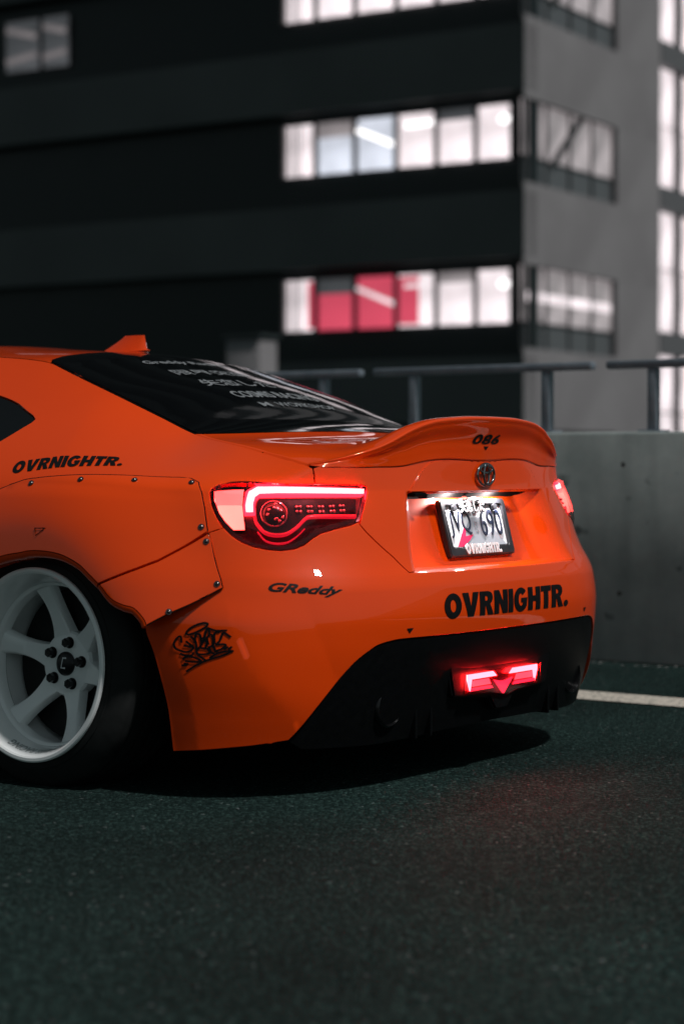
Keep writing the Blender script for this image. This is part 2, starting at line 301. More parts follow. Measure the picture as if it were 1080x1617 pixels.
def cdt(poly,holes,d,su=SU,sv=SV,extra=()):
    loops=[dens(p,d,su,sv) for p in [poly]+list(holes)]
    pts=[];edges=[]
    for lp in loops:
        b=len(pts); pts+=lp; edges+=[(b+i,b+(i+1)%len(lp)) for i in range(len(lp))]
    nb=len(pts); P=np.array(poly)
    us=np.arange(P[:,0].min(),P[:,0].max(),d/su); vs_=list(np.arange(P[:,1].min(),P[:,1].max(),d/sv))
    if extra: vs_=sorted(vs_+list(extra))
    g=np.array([(a+(.5*d/su if j%2 else 0),b) for j,b in enumerate(vs_) for a in us])
    ins=pip(poly,g)
    for h in holes: ins&=~pip(h,g)
    g=g[ins]
    if len(g):
        bd=np.array(pts)*[su,sv]; gg=g*[su,sv]; keep=np.ones(len(g),bool)
        for k in range(0,len(gg),2000):
            dd=((gg[k:k+2000,None]-bd[None])**2).sum(-1).min(1); keep[k:k+2000]=dd>(.45*d)**2
        pts=pts+[tuple(x) for x in g[keep]]
    co=[Vector((a*su,b*sv)) for a,b in pts]
    r=delaunay_2d_cdt(co,edges,[],0,1e-7)
    V=np.array([(v.x/su,v.y/sv) for v in r[0]]); F=[f for f in r[2]]
    cen=np.array([V[list(f)].mean(0) for f in F]); ok=pip(poly,cen)
    for h in holes: ok&=~pip(h,cen)
    out=[]
    for f,k in zip(F,ok):
        if not k: continue
        a,b,c=V[f[0]],V[f[1]],V[f[2]]
        ar=(b[0]-a[0])*(c[1]-a[1])-(b[1]-a[1])*(c[0]-a[0])
        if abs(ar)<1e-10: continue
        out.append(tuple(f) if ar>0 else (f[0],f[2],f[1]))
    used=sorted({i for f in out for i in f}); mp={k:i for i,k in enumerate(used)}
    return V[used],[tuple(mp[i] for i in f) for f in out]
def panel_data(S,poly,holes=(),d=.02,gap=.0028,thick=.012,off=0.,su=SU,sv=SV,keep_center=True,extra=(),norm=None,edge=.55):
    V,F=cdt(poly,holes,d,su,sv,extra)
    u,v=V[:,0],V[:,1]; P=S(u,v); n=(norm or (lambda a,b:nrm(S,a,b)))(u,v); P=P+n*off
    cnt={}
    for f in F:
        for i in range(3): cnt[(f[i],f[(i+1)%3])]=1
    be=[e for e in cnt if (e[1],e[0]) not in cnt]
    center=lambda e: keep_center and abs(P[e[0]][1])<1e-3 and abs(P[e[1]][1])<1e-3
    be=[e for e in be if not center(e)]
    outw=np.zeros_like(P); 
    for a,b in be:
        t=P[b]-P[a]; t/=np.linalg.norm(t)+1e-12; o=np.cross(t,n[a]); outw[a]+=o; outw[b]+=o
    l=np.linalg.norm(outw,axis=1); m=l>1e-6; outw[m]/=l[m][:,None]
    P2=P.copy(); P2[m]-=outw[m]*gap
    if keep_center: 
        c=np.abs(P[:,1])<1e-3; P2[c,1]=0
    N2=n
    bi=sorted({i for e in be for i in e}); base=len(P2); mp={k:base+j for j,k in enumerate(bi)}
    nb=len(bi); base2=base+nb; mq={k:base2+j for j,k in enumerate(bi)}; ms={k:base2+nb+j for j,k in enumerate(bi)}
    rb=min(.0016,thick*.3)
    o_=outw[bi]; n_=n[bi]; md=o_*.8+n_*.6
    VV=np.concatenate([P2,P2[bi]+o_*rb*.7-n_*rb*.3,P2[bi]+o_*rb-n_*rb,P2[bi]+o_*rb-n_*thick]); NN=np.concatenate([N2,md,o_,o_])
    VV=np.concatenate([VV]); mt={k:base2+2*nb+0 for k in bi}
    FF=list(F)+[(b,a,mp[a],mp[b]) for a,b in be]+[(mp[b],mp[a],mq[a],mq[b]) for a,b in be]+[(mq[b],mq[a],ms[a],ms[b]) for a,b in be]
    return VV,FF,NN
def mirror(D):
    V,F,N=D; k=np.array([1,-1,1]); return V*k,[tuple(reversed(f)) for f in F],N*k
def join2(A,B):
    V=np.concatenate([A[0],B[0]]); N=np.concatenate([A[2],B[2]]); b=len(A[0]); return V,list(A[1])+[tuple(i+b for i in f) for f in B[1]],N
def panel_obj(name,D,mat,parent): return mesh_obj(name,D[0],D[1],mat,parent,True,D[2])
# grid surfaces: rows x cols of points
def grid_data(G,flip=False):
    r,c=G.shape[:2]; V=G.reshape(-1,3); F=[]
    for i in range(r-1):
        for j in range(c-1):
            f=(i*c+j,i*c+j+1,(i+1)*c+j+1,(i+1)*c+j); F.append(f[::-1] if flip else f)
    return V,F
def text_mesh(body_,size=1.,offset=0.,shear=0.,spacing=1.,cuts=24,res=4):
    cu=bpy.data.curves.new('t','FONT'); cu.body=body_; cu.size=size; cu.offset=offset; cu.shear=shear; cu.space_character=spacing; cu.fill_mode='FRONT'; cu.resolution_u=res
    o=bpy.data.objects.new('t',cu); COL.objects.link(o); bpy.context.view_layer.update()
    dg=bpy.context.evaluated_depsgraph_get(); me=bpy.data.meshes.new_from_object(o.evaluated_get(dg))
    bpy.data.objects.remove(o); bm=bmesh.new(); bm.from_mesh(me); bpy.data.meshes.remove(me)
    if not bm.verts: return None
    xs=[v.co.x for v in bm.verts]; ys=[v.co.y for v in bm.verts]; x0,x1,y0,y1=min(xs),max(xs),min(ys),max(ys)
    for i in range(1,cuts):
        bmesh.ops.bisect_plane(bm,geom=bm.verts[:]+bm.edges[:]+bm.faces[:],plane_co=(x0+(x1-x0)*i/cuts,0,0),plane_no=(1,0,0))
    bmesh.ops.triangulate(bm,faces=bm.faces[:])
    V=np.array([((v.co.x-x0)/(x1-x0),(v.co.y-y0)/(y1-y0)) for v in bm.verts]); bm.verts.index_update()
    F=[tuple(v.index for v in f.verts) for f in bm.faces]; asp=(x1-x0)/(y1-y0); bm.free()
    # make sure winding is ccw
    out=[]
    for f in F:
        a,b,c=V[f[0]],V[f[1]],V[f[2]]
        ar=(b[0]-a[0])*(c[1]-a[1])-(b[1]-a[1])*(c[0]-a[0])
        if abs(ar)<1e-9: continue
        out.append(f if ar>0 else (f[0],f[2],f[1]))
    return V,out,asp
GL={}
def _ell(cx,cy,rx,ry,a0,a1,n): return [(cx+rx*math.cos(R(a0+(a1-a0)*i/n)),cy+ry*math.sin(R(a0+(a1-a0)*i/n))) for i in range(n+1)]
GL['O']=(.76,_ell(.38,.5,.38,.52,0,360,36)[:-1],[_ell(.38,.5,.125,.26,0,360,24)[:-1]])
GL['V']=(.80,[(0,1),(.26,0),(.54,0),(.80,1),(.51,1),(.40,.40),(.29,1)],[])
GL['R']=(.72,[(0,0),(.27,0),(.27,.38),(.30,.38),(.43,0),(.72,0),(.53,.45),(.63,.56),(.68,.70),(.66,.85),(.57,.96),(.40,1),(0,1)],[[(.27,.60),(.35,.60),(.41,.65),(.41,.76),(.35,.80),(.27,.80)]])
GL['N']=(.74,[(0,0),(.26,0),(.26,.52),(.47,0),(.74,0),(.74,1),(.48,1),(.48,.48),(.27,1),(0,1)],[])
GL['I']=(.27,[(0,0),(.27,0),(.27,1),(0,1)],[])
GL['G']=(.76,_ell(.39,.5,.39,.52,42,326,30)+[(.755,.57),(.40,.57),(.40,.38),(.50,.37)]+_ell(.39,.5,.135,.27,318,42,18),[])
GL['H']=(.72,[(0,0),(.27,0),(.27,.38),(.45,.38),(.45,0),(.72,0),(.72,1),(.45,1),(.45,.62),(.27,.62),(.27,1),(0,1)],[])
GL['T']=(.60,[(.165,0),(.435,0),(.435,.76),(.60,.76),(.60,1),(0,1),(0,.76),(.165,.76)],[])
GL['.']=(.28,_ell(.14,.13,.14,.145,0,360,16)[:-1],[])
def heavy_text(txt,shear=0.,sp=.045,d=.16):
    V=[];F=[];x=0
    for ch in txt:
        w_,o,h=GL[ch]; v,f=cdt(o,h,d,1.,1.); b=len(V); V+=[(a+x+shear*c,c) for a,c in v]; F+=[tuple(i+b for i in q) for q in f]; x+=w_+sp
    V=np.array(V); lo=V.min(0); V=(V-lo)/(V.max(0)-lo); return V,F,1.
def decal(name,T,S,quad,mat,parent,off=.0014,norm=None,mirrored=False):
    """map unit-square 2D mesh into a (bl,br,tl,tr) uv quad on S"""
    V,F=T[0],T[1]; bl,br,tl,tr=[np.array(q) for q in quad]
    s,t=V[:,0:1],V[:,1:2]; UV=(bl*(1-s)+br*s)*(1-t)+(tl*(1-s)+tr*s)*t
    u,v=UV[:,0],UV[:,1]
    if mirrored:   # u may exceed 1: wrap to the other side of the centre line
        over=u>1; uu=np.where(over,2-u,u); P=S(uu,v); n=nrm(S,np.clip(uu,.0,.997),v)
        k=np.where(over,-1,1)[:,None]*np.array([0,1,0])+np.array([1,0,1]); P=P*k; n=n*k
    else: P=S(u,v); n=(norm or (lambda a,b:nrm(S,a,b)))(u,v)
    o=mesh_obj(name,P+n*off,F,mat,parent,True,n); return o
def strokes(polys,w,cuts=1):
    """thick polylines in unit square -> 2D mesh"""
    V=[];F=[]
    for pl in polys:
        ww=w
        if isinstance(pl,tuple): pl,ww=pl
        pl=np.array(pl,float); n=len(pl); b=len(V)
        for i in range(n):
            a=pl[max(i-1,0)]; c=pl[min(i+1,n-1)]; t=c-a; t/=np.linalg.norm(t)+1e-9; nn=np.array([-t[1],t[0]])
            V.append(tuple(pl[i]-nn*ww/2)); V.append(tuple(pl[i]+nn*ww/2))
        for i in range(n-1): F.append((b+2*i,b+2*i+2,b+2*i+3,b+2*i+1))
    return np.array(V),F
def smooth_poly(pts,k=6,closed=False):
    pts=np.array(pts,float)
    if closed: pts=np.vstack([pts,pts[:1]])
    f=crom(np.arange(len(pts)),pts); return f(np.linspace(0,len(pts)-1,(len(pts)-1)*k+1))

# ===================== setting =====================
def asphalt():
    m,t,b,N,L=newmat('asphalt'); tc=N('ShaderNodeTexCoord')
    v=N('ShaderNodeTexVoronoi'); v.inputs['Scale'].default_value=150; v.inputs['Randomness'].default_value=1; L(tc.outputs['Object'],v.inputs['Vector'])
    n=N('ShaderNodeTexNoise'); n.inputs['Scale'].default_value=420; n.inputs['Detail'].default_value=3; L(tc.outputs['Object'],n.inputs['Vector'])
    big=N('ShaderNodeTexNoise'); big.inputs['Scale'].default_value=1.1; big.inputs['Detail'].default_value=5; L(tc.outputs['Object'],big.inputs['Vector'])
    c1=N('ShaderNodeValToRGB'); e=c1.color_ramp.elements; e[0].position=.0; e[0].color=(.0058,.0165,.0148,1); e[1].position=1.; e[1].color=(.042,.084,.076,1)
    sep=N('ShaderNodeSeparateColor'); L(v.outputs['Color'],sep.inputs[0])
    pw=N('ShaderNodeMath'); pw.operation='POWER'; L(sep.outputs[0],pw.inputs[0]); pw.inputs[1].default_value=3.6; L(pw.outputs[0],c1.inputs[0])
    # rare pale chips
    gt=N('ShaderNodeMath'); gt.operation='GREATER_THAN'; gt.inputs[1].default_value=.996; L(sep.outputs[1],gt.inputs[0])
    mx=N('ShaderNodeMix'); mx.data_type='RGBA'; mx.inputs['B'].default_value=(.15,.17,.17,1); L(gt.outputs[0],mx.inputs['Factor']); L(c1.outputs[0],mx.inputs['A'])
    cb=N('ShaderNodeMapRange'); cb.inputs['From Min'].default_value=.3; cb.inputs['From Max'].default_value=.7; cb.inputs['To Min'].default_value=.62; cb.inputs['To Max'].default_value=1.3; L(big.outputs['Fac'],cb.inputs['Value'])
    ml=N('ShaderNodeMix'); ml.data_type='RGBA'; ml.blend_type='MULTIPLY'; ml.inputs['Factor'].default_value=1; L(mx.outputs['Result'],ml.inputs['A'])
    cc=N('ShaderNodeCombineColor'); [L(cb.outputs[0],cc.inputs[i]) for i in range(3)]; L(cc.outputs[0],ml.inputs['B']); L(ml.outputs['Result'],b.inputs['Base Color'])
    b.inputs['Roughness'].default_value=.8; b.inputs['Specular IOR Level'].default_value=.10
    ad=N('ShaderNodeMath'); ad.operation='ADD'; L(v.outputs['Distance'],ad.inputs[0]); L(n.outputs['Fac'],ad.inputs[1])
    bp=N('ShaderNodeBump'); bp.inputs['Strength'].default_value=.9; bp.inputs['Distance'].default_value=.008; bp.invert=True; L(ad.outputs[0],bp.inputs['Height']); L(bp.outputs[0],b.inputs['Normal'])
    return m
g=mesh_obj('ground',[(-400,-400,0),(600,-400,0),(600,400,0),(-400,400,0)],[(0,1,2,3)],asphalt(),smooth=False); tag(g,kind='structure')
def linemat():
    m,t,b,N,L=newmat('worn_line_paint'); tc=N('ShaderNodeTexCoord')
    n=N('ShaderNodeTexNoise'); n.inputs['Scale'].default_value=60; n.inputs['Detail'].default_value=8; L(tc.outputs['Object'],n.inputs['Vector'])
    cr=N('ShaderNodeValToRGB'); e=cr.color_ramp.elements; e[0].position=.36; e[0].color=(.10,.10,.09,1); e[1].position=.46; e[1].color=(.52,.47,.40,1); L(n.outputs['Fac'],cr.inputs[0]); L(cr.outputs[0],b.inputs['Base Color']); b.inputs['Roughness'].default_value=.7
    bp=N('ShaderNodeBump'); bp.inputs['Strength'].default_value=.4; bp.inputs['Distance'].default_value=.004; L(n.outputs['Fac'],bp.inputs['Height']); L(bp.outputs[0],b.inputs['Normal']); return m
ln=mesh_obj('parking_line',[(-8,-1.72,.004),(6,-1.72,.004),(6,-1.50,.004),(-8,-1.50,.004)],[(0,1,2,3)],linemat(),smooth=False); tag(ln,kind='structure')
# loose grit
rnd=random.Random(7); V=[];F=[]
for i in range(800):
    x=rnd.uniform(-3.2,1.5); y=rnd.uniform(-1.4,3.2); 
    if -.9<x and abs(y)<.95: continue
    if i>220: x,y=rnd.uniform(-2.5,3),-2.69+abs(rnd.gauss(0,.06))
    r_=rnd.uniform(.0012,.0035)*(2. if i>220 else 1.); b=len(V); h=r_*.8
    for k in range(4): a=k*1.57+rnd.uniform(-.4,.4); V.append((x+r_*math.cos(a),y+r_*math.sin(a),.001))
    V.append((x,y,h)); F+=[(b+k,b+(k+1)%4,b+4) for k in range(4)]
gr=mesh_obj('grit',V,F,noisy('grit_stone',(.06,.065,.065),(.22,.22,.21),80,(.6,.8)),smooth=False); tag(gr,'loose pale grit scattered over the asphalt','grit',kind='stuff')
# concrete parapet
def concrete():
    m,t,b,N,L=newmat('stained_concrete'); tc=N('ShaderNodeTexCoord')
    n=N('ShaderNodeTexNoise'); n.inputs['Scale'].default_value=2.6; n.inputs['Detail'].default_value=8; n.inputs['Roughness'].default_value=.65; L(tc.outputs['Object'],n.inputs['Vector'])
    mp=N('ShaderNodeMapping'); mp.inputs['Scale'].default_value=(5,5,.8); L(tc.outputs['Object'],mp.inputs[0]); n2=N('ShaderNodeTexNoise'); n2.inputs['Scale'].default_value=2.2; n2.inputs['Detail'].default_value=6; L(mp.outputs[0],n2.inputs['Vector'])
    cr=N('ShaderNodeValToRGB'); e=cr.color_ramp.elements; e[0].position=.3; e[0].color=(.24,.28,.27,1); e[1].position=.72; e[1].color=(.40,.44,.43,1); L(n.outputs['Fac'],cr.inputs[0])
    cr2=N('ShaderNodeValToRGB'); e=cr2.color_ramp.elements; e[0].position=.33; e[0].color=(.84,.85,.85,1); e[1].position=.6; e[1].color=(1,1,1,1); L(n2.outputs['Fac'],cr2.inputs[0])
    mx=N('ShaderNodeMix'); mx.data_type='RGBA'; mx.blend_type='MULTIPLY'; mx.inputs['Factor'].default_value=1; L(cr.outputs[0],mx.inputs['A']); L(cr2.outputs[0],mx.inputs['B'])
    v=N('ShaderNodeTexNoise'); v.inputs['Scale'].default_value=9; v.inputs['Detail'].default_value=2; L(tc.outputs['Object'],v.inputs['Vector'])
    cr3=N('ShaderNodeValToRGB'); e=cr3.color_ramp.elements; e[0].position=.26; e[0].color=(.35,.37,.37,1); e[1].position=.33; e[1].color=(1,1,1,1); L(v.outputs['Fac'],cr3.inputs[0])
    m2=N('ShaderNodeMix'); m2.data_type='RGBA'; m2.blend_type='MULTIPLY'; m2.inputs['Factor'].default_value=1; L(mx.outputs['Result'],m2.inputs['A']); L(cr3.outputs[0],m2.inputs['B'])
    L(m2.outputs['Result'],b.inputs['Base Color']); b.inputs['Roughness'].default_value=.85
    bp=N('ShaderNodeBump'); bp.inputs['Strength'].default_value=.3; bp.inputs['Distance'].default_value=.01; L(n.outputs['Fac'],bp.inputs['Height']); L(bp.outputs[0],b.inputs['Normal']); return m
cm=concrete()
pw=box_obj('parapet_wall',(0,-2.83,.466),(40,.26,.932),cm,bevel=.012); tag(pw,'weathered grey concrete parapet wall behind the orange car','wall')
hole=simple('tie_hole_dark',(.035,.037,.037),.9)
for (x,z) in [(.285,.28),(.27,.80),(.46,.10),(-.05,.78),(-.04,.10),(1.5,.28),(-1.2,.3),(2.8,.3)]:
    bm=bmesh.new(); add_cyl(bm,(x,-.131-.001+.0,z-.466),(x,.1302,z-.466),.010 if z>.2 else .013,14); o=bm_obj('tie_hole',bm,hole,pw)
    o.location=(0,.0012,0)
# railing bays
def bay(x0,x1,posts,label):
    r0=empty('railing',((x0+x1)/2,-2.82,.932)); tag(r0,label,'railing','steel railing bays on the parapet')
    cx_=(x0+x1)/2; bm=bmesh.new(); add_box(bm,(0,0,.277),(x1-x0,.05,.034),bevel=.010); bm_obj('rail',bm,M['grey_metal'],r0,smooth=True,angle=40)
    for p in posts:
        bm=bmesh.new(); add_box(bm,(p-cx_,0,.130),(.042,.042,.26),bevel=.006); bm_obj('post',bm,M['grey_metal'],r0,smooth=True,angle=40)
        bm=bmesh.new(); add_box(bm,(p-cx_,0,.005),(.10,.09,.010),bevel=.002); bm_obj('base_plate',bm,M['grey_metal'],r0)
bay(1.65,2.75,(1.86,2.54),'blue-grey steel railing bay behind the rear window, half hidden by the car')
bay(.472,1.578,(.693,1.364),'middle blue-grey steel railing bay above the orange spoiler')
bay(-.70,.406,(.196,-.48),'right-hand blue-grey steel railing bay cut by the picture edge')
bay(2.82,3.92,(3.04,3.70),'blue-grey steel railing bay hidden behind the car roof'); bay(-1.88,-.77,(-1.65,-1.0),'blue-grey steel railing bay beyond the right picture edge')
# ---------------- office building ----------------
CAMP=Vector((-3.56,4.45,.815))
VD=Vector((math.cos(_a),-math.sin(_a),0)); RD=Vector((-math.sin(_a),-math.cos(_a),0))
DB=46.
corner=CAMP+VD*DB+RD*((826-540)/3144*DB); 
brot=R(4.2)
bd=empty('office_building',(corner.x,corner.y,-12)); bd.rotation_euler=(0,0,brot)
tag(bd,'dark office block with lit ribbon windows and a pale end wall','building')
# local axes: +x along the dark facade, -y along the pale end wall
def dirs(): 
    c,s=math.cos(brot),math.sin(brot); return Vector((c,s,0)),Vector((s,-c,0))
AX,BX=dirs()
CZ=corner.z*0
def onA(px_,D=None):   # distance along dark facade for a pixel column
    d=VD+RD*((px_-540)/3144); n=Vector((-AX.y,AX.x,0)); p=CAMP+d*((Vector((corner.x,corner.y,0))-CAMP).dot(n)/d.dot(n)); return (p-Vector((corner.x,corner.y,p.z))).dot(AX)
def onB(px_):
    d=VD+RD*((px_-540)/3144); n=Vector((-BX.y,BX.x,0)); p=CAMP+d*((Vector((corner.x,corner.y,0))-CAMP).dot(n)/d.dot(n)); return (p-Vector((corner.x,corner.y,p.z))).dot(BX)
def zc(py): return .815+(728-py)/3144*DB+12
dark_wall=noisy('dark_cladding',(.010,.016,.017),(.019,.028,.029),.35,(.6,.75))
dark_band=noisy('black_glazing',(.006,.009,.010),(.009,.012,.013),1.2,(.25,.4),spec=.3)
pale_wall=noisy('pale_render',(.16,.15,.155),(.21,.20,.205),.5,(.7,.85))
mull=simple('window_frame_dark',(.012,.013,.014),.5)
def litmat(name,c,es,var=.35,scale=.5):
    m,t,b,N,L=newmat(name); tc=N('ShaderNodeTexCoord'); n=N('ShaderNodeTexNoise'); n.inputs['Scale'].default_value=scale; n.inputs['Detail'].default_value=2; L(tc.outputs['Object'],n.inputs['Vector'])
    mr=N('ShaderNodeMapRange'); mr.inputs['From Min'].default_value=.3; mr.inputs['From Max'].default_value=.7; mr.inputs['To Min'].default_value=es*(1-var); mr.inputs['To Max'].default_value=es*(1+var); L(n.outputs['Fac'],mr.inputs['Value'])
    b.inputs['Base Color'].default_value=(.1,.1,.1,1); b.inputs['Emission Color'].default_value=(*c,1); L(mr.outputs[0],b.inputs['Emission Strength']); b.inputs['Roughness'].default_value=.3; return m
lit_w=litmat('lit_room_white',(1,.88,.91),.98,.3,.9); lit_b=litmat('lit_room_cool',(.84,.88,1),.8,.3,.9); lit_p=litmat('lit_room_pink',(1,.10,.18),.62,.2); lit_d=litmat('lit_room_dim',(1,.88,.9),.27,.6,.8); lit_g=litmat('lit_room_grey',(.9,.92,1),.055,.5); lit_s=litmat('lit_room_faint',(1,.88,.9),.16,.4,.8); lit_hot=simple('ceiling_lamp_glow',(.9,.9,.9),.4,emit=(1,.96,.96),es=2.2)
def bbox(name,x0,x1,y0,y1,z0,z1,mat,par=None,bev=0):
    return box_obj(name,((x0+x1)/2,(y0+y1)/2,(z0+z1)/2),(abs(x1-x0),abs(y1-y0),abs(z1-z0)),mat,par or bd,bevel=bev)
LA=60.; LB=onB(1040); HT=zc(-1900)
bbox('core',.6,LA,-.6,-LB+.02,0,HT-.05,dark_wall)
rowsA=[(-1130,-770),(-860,-500),(-590,-310),(-345,-85)]
floor=zc(160)-zc(422)          # storey height
sill=zc(245); head=zc(160)
wx0,wx1=onA(800),onA(438)
def band_levels():
    out=[]
    for k in range(-4,12): out.append(k)
    return out
zprev=0
for k in range(-5,11):
    zt=head+.25+k*floor; zb=zc(300)+k*floor          # black window band incl. spandrel
    if zb<0.2 or zt>HT: continue
    bbox('window_band',.06,LA,-.45,-.9,zb,zt,dark_band)
    bbox('wall_panel',0,LA,0,-.62,zt,min(zb+floor,HT),dark_wall)
    # end wall
    bbox('end_wall_panel',-.004,.62,-.4,-LB,zt+.02,min(zb+floor,HT)-.02,pale_wall) if False else None
    if k in (-1,0,1):
        n=6 if k!=1 else 6; edges=[onA(q) for q in (800,742,680,617,552,490,438)]
        for i in range(6):
            a,b=edges[i],edges[i+1]; s0,s1=sill+k*floor,head+k*floor
            mt=lit_w
            if k==0: mt=[lit_w,lit_w,lit_w,lit_b,lit_b,lit_w][i]
            if k==-1: mt=[lit_w,lit_w,lit_p if False else lit_w,lit_p,lit_p,lit_w][i]
            wn=bbox('window',a+.05,b-.05,-.30,-.36,s0,s1,mt)
            bbox('frame',a-.05,a+.05,-.20,-.36,s0-.05,s1+.05,mull)
            if i in (1,4): bbox('window_blind',a+.05,b-.05,-.275,-.295,s0+(s1-s0)*(.80 if i==1 else .70),s1,lit_g if (i+k)%2 else lit_d)
            if i==5:
                for q in range(4): bbox('curtain_fold',b-.06-q*.13,b-.12-q*.13,-.28,-.297,s0,s1,lit_d)
            if k==-1 and i==2: bbox('wall_hanging',a+.45*(b-a),b-.06,-.27,-.295,s0+.05,s1-.05,lit_p)
            if k==-1 and i==5: bbox('wall_hanging',a+.06,a+.25*(b-a),-.27,-.295,s0+.05,s1-.05,lit_p)
        bbox('frame',edges[-1]-.03,edges[-1]+.06,-.20,-.36,sill+k*floor-.05,head+k*floor+.05,mull)
        # ceiling lamps seen inside
        if k<1:
            bm=bmesh.new(); add_cyl(bm,(0,-.02,0),(0,.02,0),.13,20); o=bm_obj('ceiling_lamp',bm,lit_hot,bd); o.location=(onA(787),-.25,sill+k*floor+.72*(head-sill)); o.scale=(1.1,1,.75)
            for (p0,p1,t0,t1) in [(552,612,.80,.45),(630,680,.78,.80)]:
                x0_,x1_=onA(p1),onA(p0); zz0=sill+k*floor+t1*(head-sill); zz1=sill+k*floor+t0*(head-sill)
                bm=bmesh.new(); ang=math.atan2(zz1-zz0,x1_-x0_); add_box(bm,(0,0,0),(math.hypot(x1_-x0_,zz1-zz0),.03,.10),Matrix.Rotation(-ang,3,'Y')); o=bm_obj('light_strip',bm,lit_hot if k==0 else lit_w,bd); o.location=((x0_+x1_)/2,-.26,(zz0+zz1)/2)
# lone lit window far along the dark facade
a0,a1=onA(100),onA(-20); 
for (p0,p1) in [(98,60),(52,2)]:
    x0_,x1_=onA(p0),onA(p1); s0,s1=sill+floor*1-.25,head+floor*1-.25
    bbox('window',x0_,x1_,-.30,-.36,s0-.05,s1+.05,lit_g)
    for (t0,t1) in [(.12,.32),(.68,.85)]:
        bm=bmesh.new(); add_box(bm,(0,0,0),(abs(x1_-x0_)*.95,.02,.16),Matrix.Rotation(.12*(1 if t0<.5 else -2),3,'Y')); o=bm_obj('light_strip',bm,lit_s,bd); o.location=((x0_+x1_)/2,-.26,s0+(s1-s0)*(t0+t1)/2)
# pale end wall with its own ribbon windows
wb0,wb1=onB(830),onB(972)
for k in range(-5,11):
    zt=zc(155)+k*floor; zb=zc(287)+k*floor
    if zb<.2 or zt>HT: continue
    up=min(zb+floor,HT)
    bbox('end_wall_panel',0,.05,-.02,-LB,zt,up,pale_wall)
    bbox('end_wall_panel',.002,.05,-wb1,-LB+.01,zb,zt,pale_wall)
    bbox('corner_post',.004,.05,-.02,-wb0,zb,zt,mull)
    zs=zb+(zt-zb)*.33
    ne=4; ed=[wb0+(wb1-wb0)*i/ne for i in range(ne+1)]
    lit=k in (-1,0,1)
    for i in range(ne):
        y0_,y1_=-ed[i]-.035,-ed[i+1]+.035
        bbox('window',.14,.18,y0_,y1_,zs,zt,(lit_d if lit else dark_band))
        bbox('spandrel_glass',.13,.17,y0_,y1_,zb,zs-.06,simple('grey_glass',(.09,.095,.10),.3) if 'grey_glass' not in bpy.data.materials else bpy.data.materials['grey_glass'])
        bbox('frame',.09,.2,-ed[i+1]-.035,-ed[i+1]+.035,zb,zt,mull)
    bbox('frame',.10,.2,-wb0,-wb1,zs-.05,zs,mull)
    if lit:
        if k==-1:
            bm=bmesh.new(); add_box(bm,(0,0,0),(.02,(wb1-wb0)*.95,.22)); o=bm_obj('light_strip',bm,lit_w,bd); o.location=(.11,-(wb0+wb1)/2,zs+.45*(zt-zs))
        else:
            bm=bmesh.new(); add_box(bm,(0,0,0),(.02,2.6,.22),Matrix.Rotation(-.7,3,'X')); o=bm_obj('stair_rail',bm,mull,bd); o.location=(.115,-(wb0+wb1)/2,zs+.55*(zt-zs))
# glazed wing at the far end of the pale wall
wing=empty('glass_wing',(0,0,0)); wing.parent=None
c2=Vector((corner.x,corner.y,0))+BX*LB; wing.location=(c2.x,c2.y,-12); wing.rotation_euler=(0,0,brot)
tag(wing,'brightly lit glazed stair wing at the right picture edge','building')
def wbox(name,x0,x1,y0,y1,z0,z1,mat): return bbox(name,x0,x1,y0,y1,z0,z1,mat,wing)
wbox('core',.5,14,-.3,-16,0,HT,pale_wall)
for k in range(-5,11):
    z0=zc(235)+k*floor*1.0-.2; 
    if z0<0 or z0+floor>HT: continue
    wbox('floor_edge',.0,.5,-.05,-16,z0-.35,z0+.25,simple('floor_edge_grey',(.10,.10,.105),.6) if 'floor_edge_grey' not in bpy.data.materials else bpy.data.materials['floor_edge_grey'])
    for i in range(10):
        wbox('window',.30,.36,-.12-i*1.6,-1.62-i*1.6,z0+.25,z0+.25+(floor-.6)*.52,lit_d if i%4==3 else lit_w)
        wbox('window',.30,.36,-.12-i*1.6,-1.62-i*1.6,z0+.30+(floor-.6)*.52,z0+floor-.35,lit_d if i%4==2 else lit_w)
        wbox('frame',.10,.45,-i*1.6,-i*1.6-.1,z0+.25,z0+floor-.35,mull)
# low grey plant room between the wall and the office block
ar=onA(440); ax_=CAMP+VD*30+RD*((398-540)/3144*30)
an=empty('plant_room',(ax_.x,ax_.y,-6)); an.rotation_euler=(0,0,brot)
tag(an,'low pale grey plant room behind the car roof, below the dark facade','building')
ah=6+.815+(728-537)/3144*30
box_obj('wall',(0,-.0,ah/2),(.62,.5,ah),noisy('plant_room_render',(.16,.15,.155),(.20,.19,.195),1,(.7,.85)),an,bevel=.05); box_obj('roof_slab',(0,0,ah+.04),(.68,.56,.06),dark_wall,an)

# ===================== the car =====================
car=empty('sports_car'); tag(car,'lowered orange sports coupe with riveted wide fenders, ducktail spoiler and lit red tail lights','car')
D_=json.loads(TRACES); G={k:[tuple(p) for p in v] for k,v in D_.items()}
PM=M['paint']
def both(name,Dt,mat,parent=car):
    return panel_obj(name,Dt,mat,parent),panel_obj(name,mirror(Dt),mat,parent)
TL=G['TL']; TR=list(G['TRSEAM']); T2=G['TRSEAM2']
for _k in ('ARCHB','DIFFL','ARCH2'): G[_k]=[tuple(map(float,p)) for p in smooth_poly(G[_k],4)]
G['UPFL']=[tuple(map(float,p)) for p in smooth_poly(G['UPFL'][:9],3)]+G['UPFL'][9:]
TL_s=None
TR[1]=(TR[1][0],2.0); TR[2]=(TR[2][0],1.992); TR[3]=(TR[3][0],1.90)
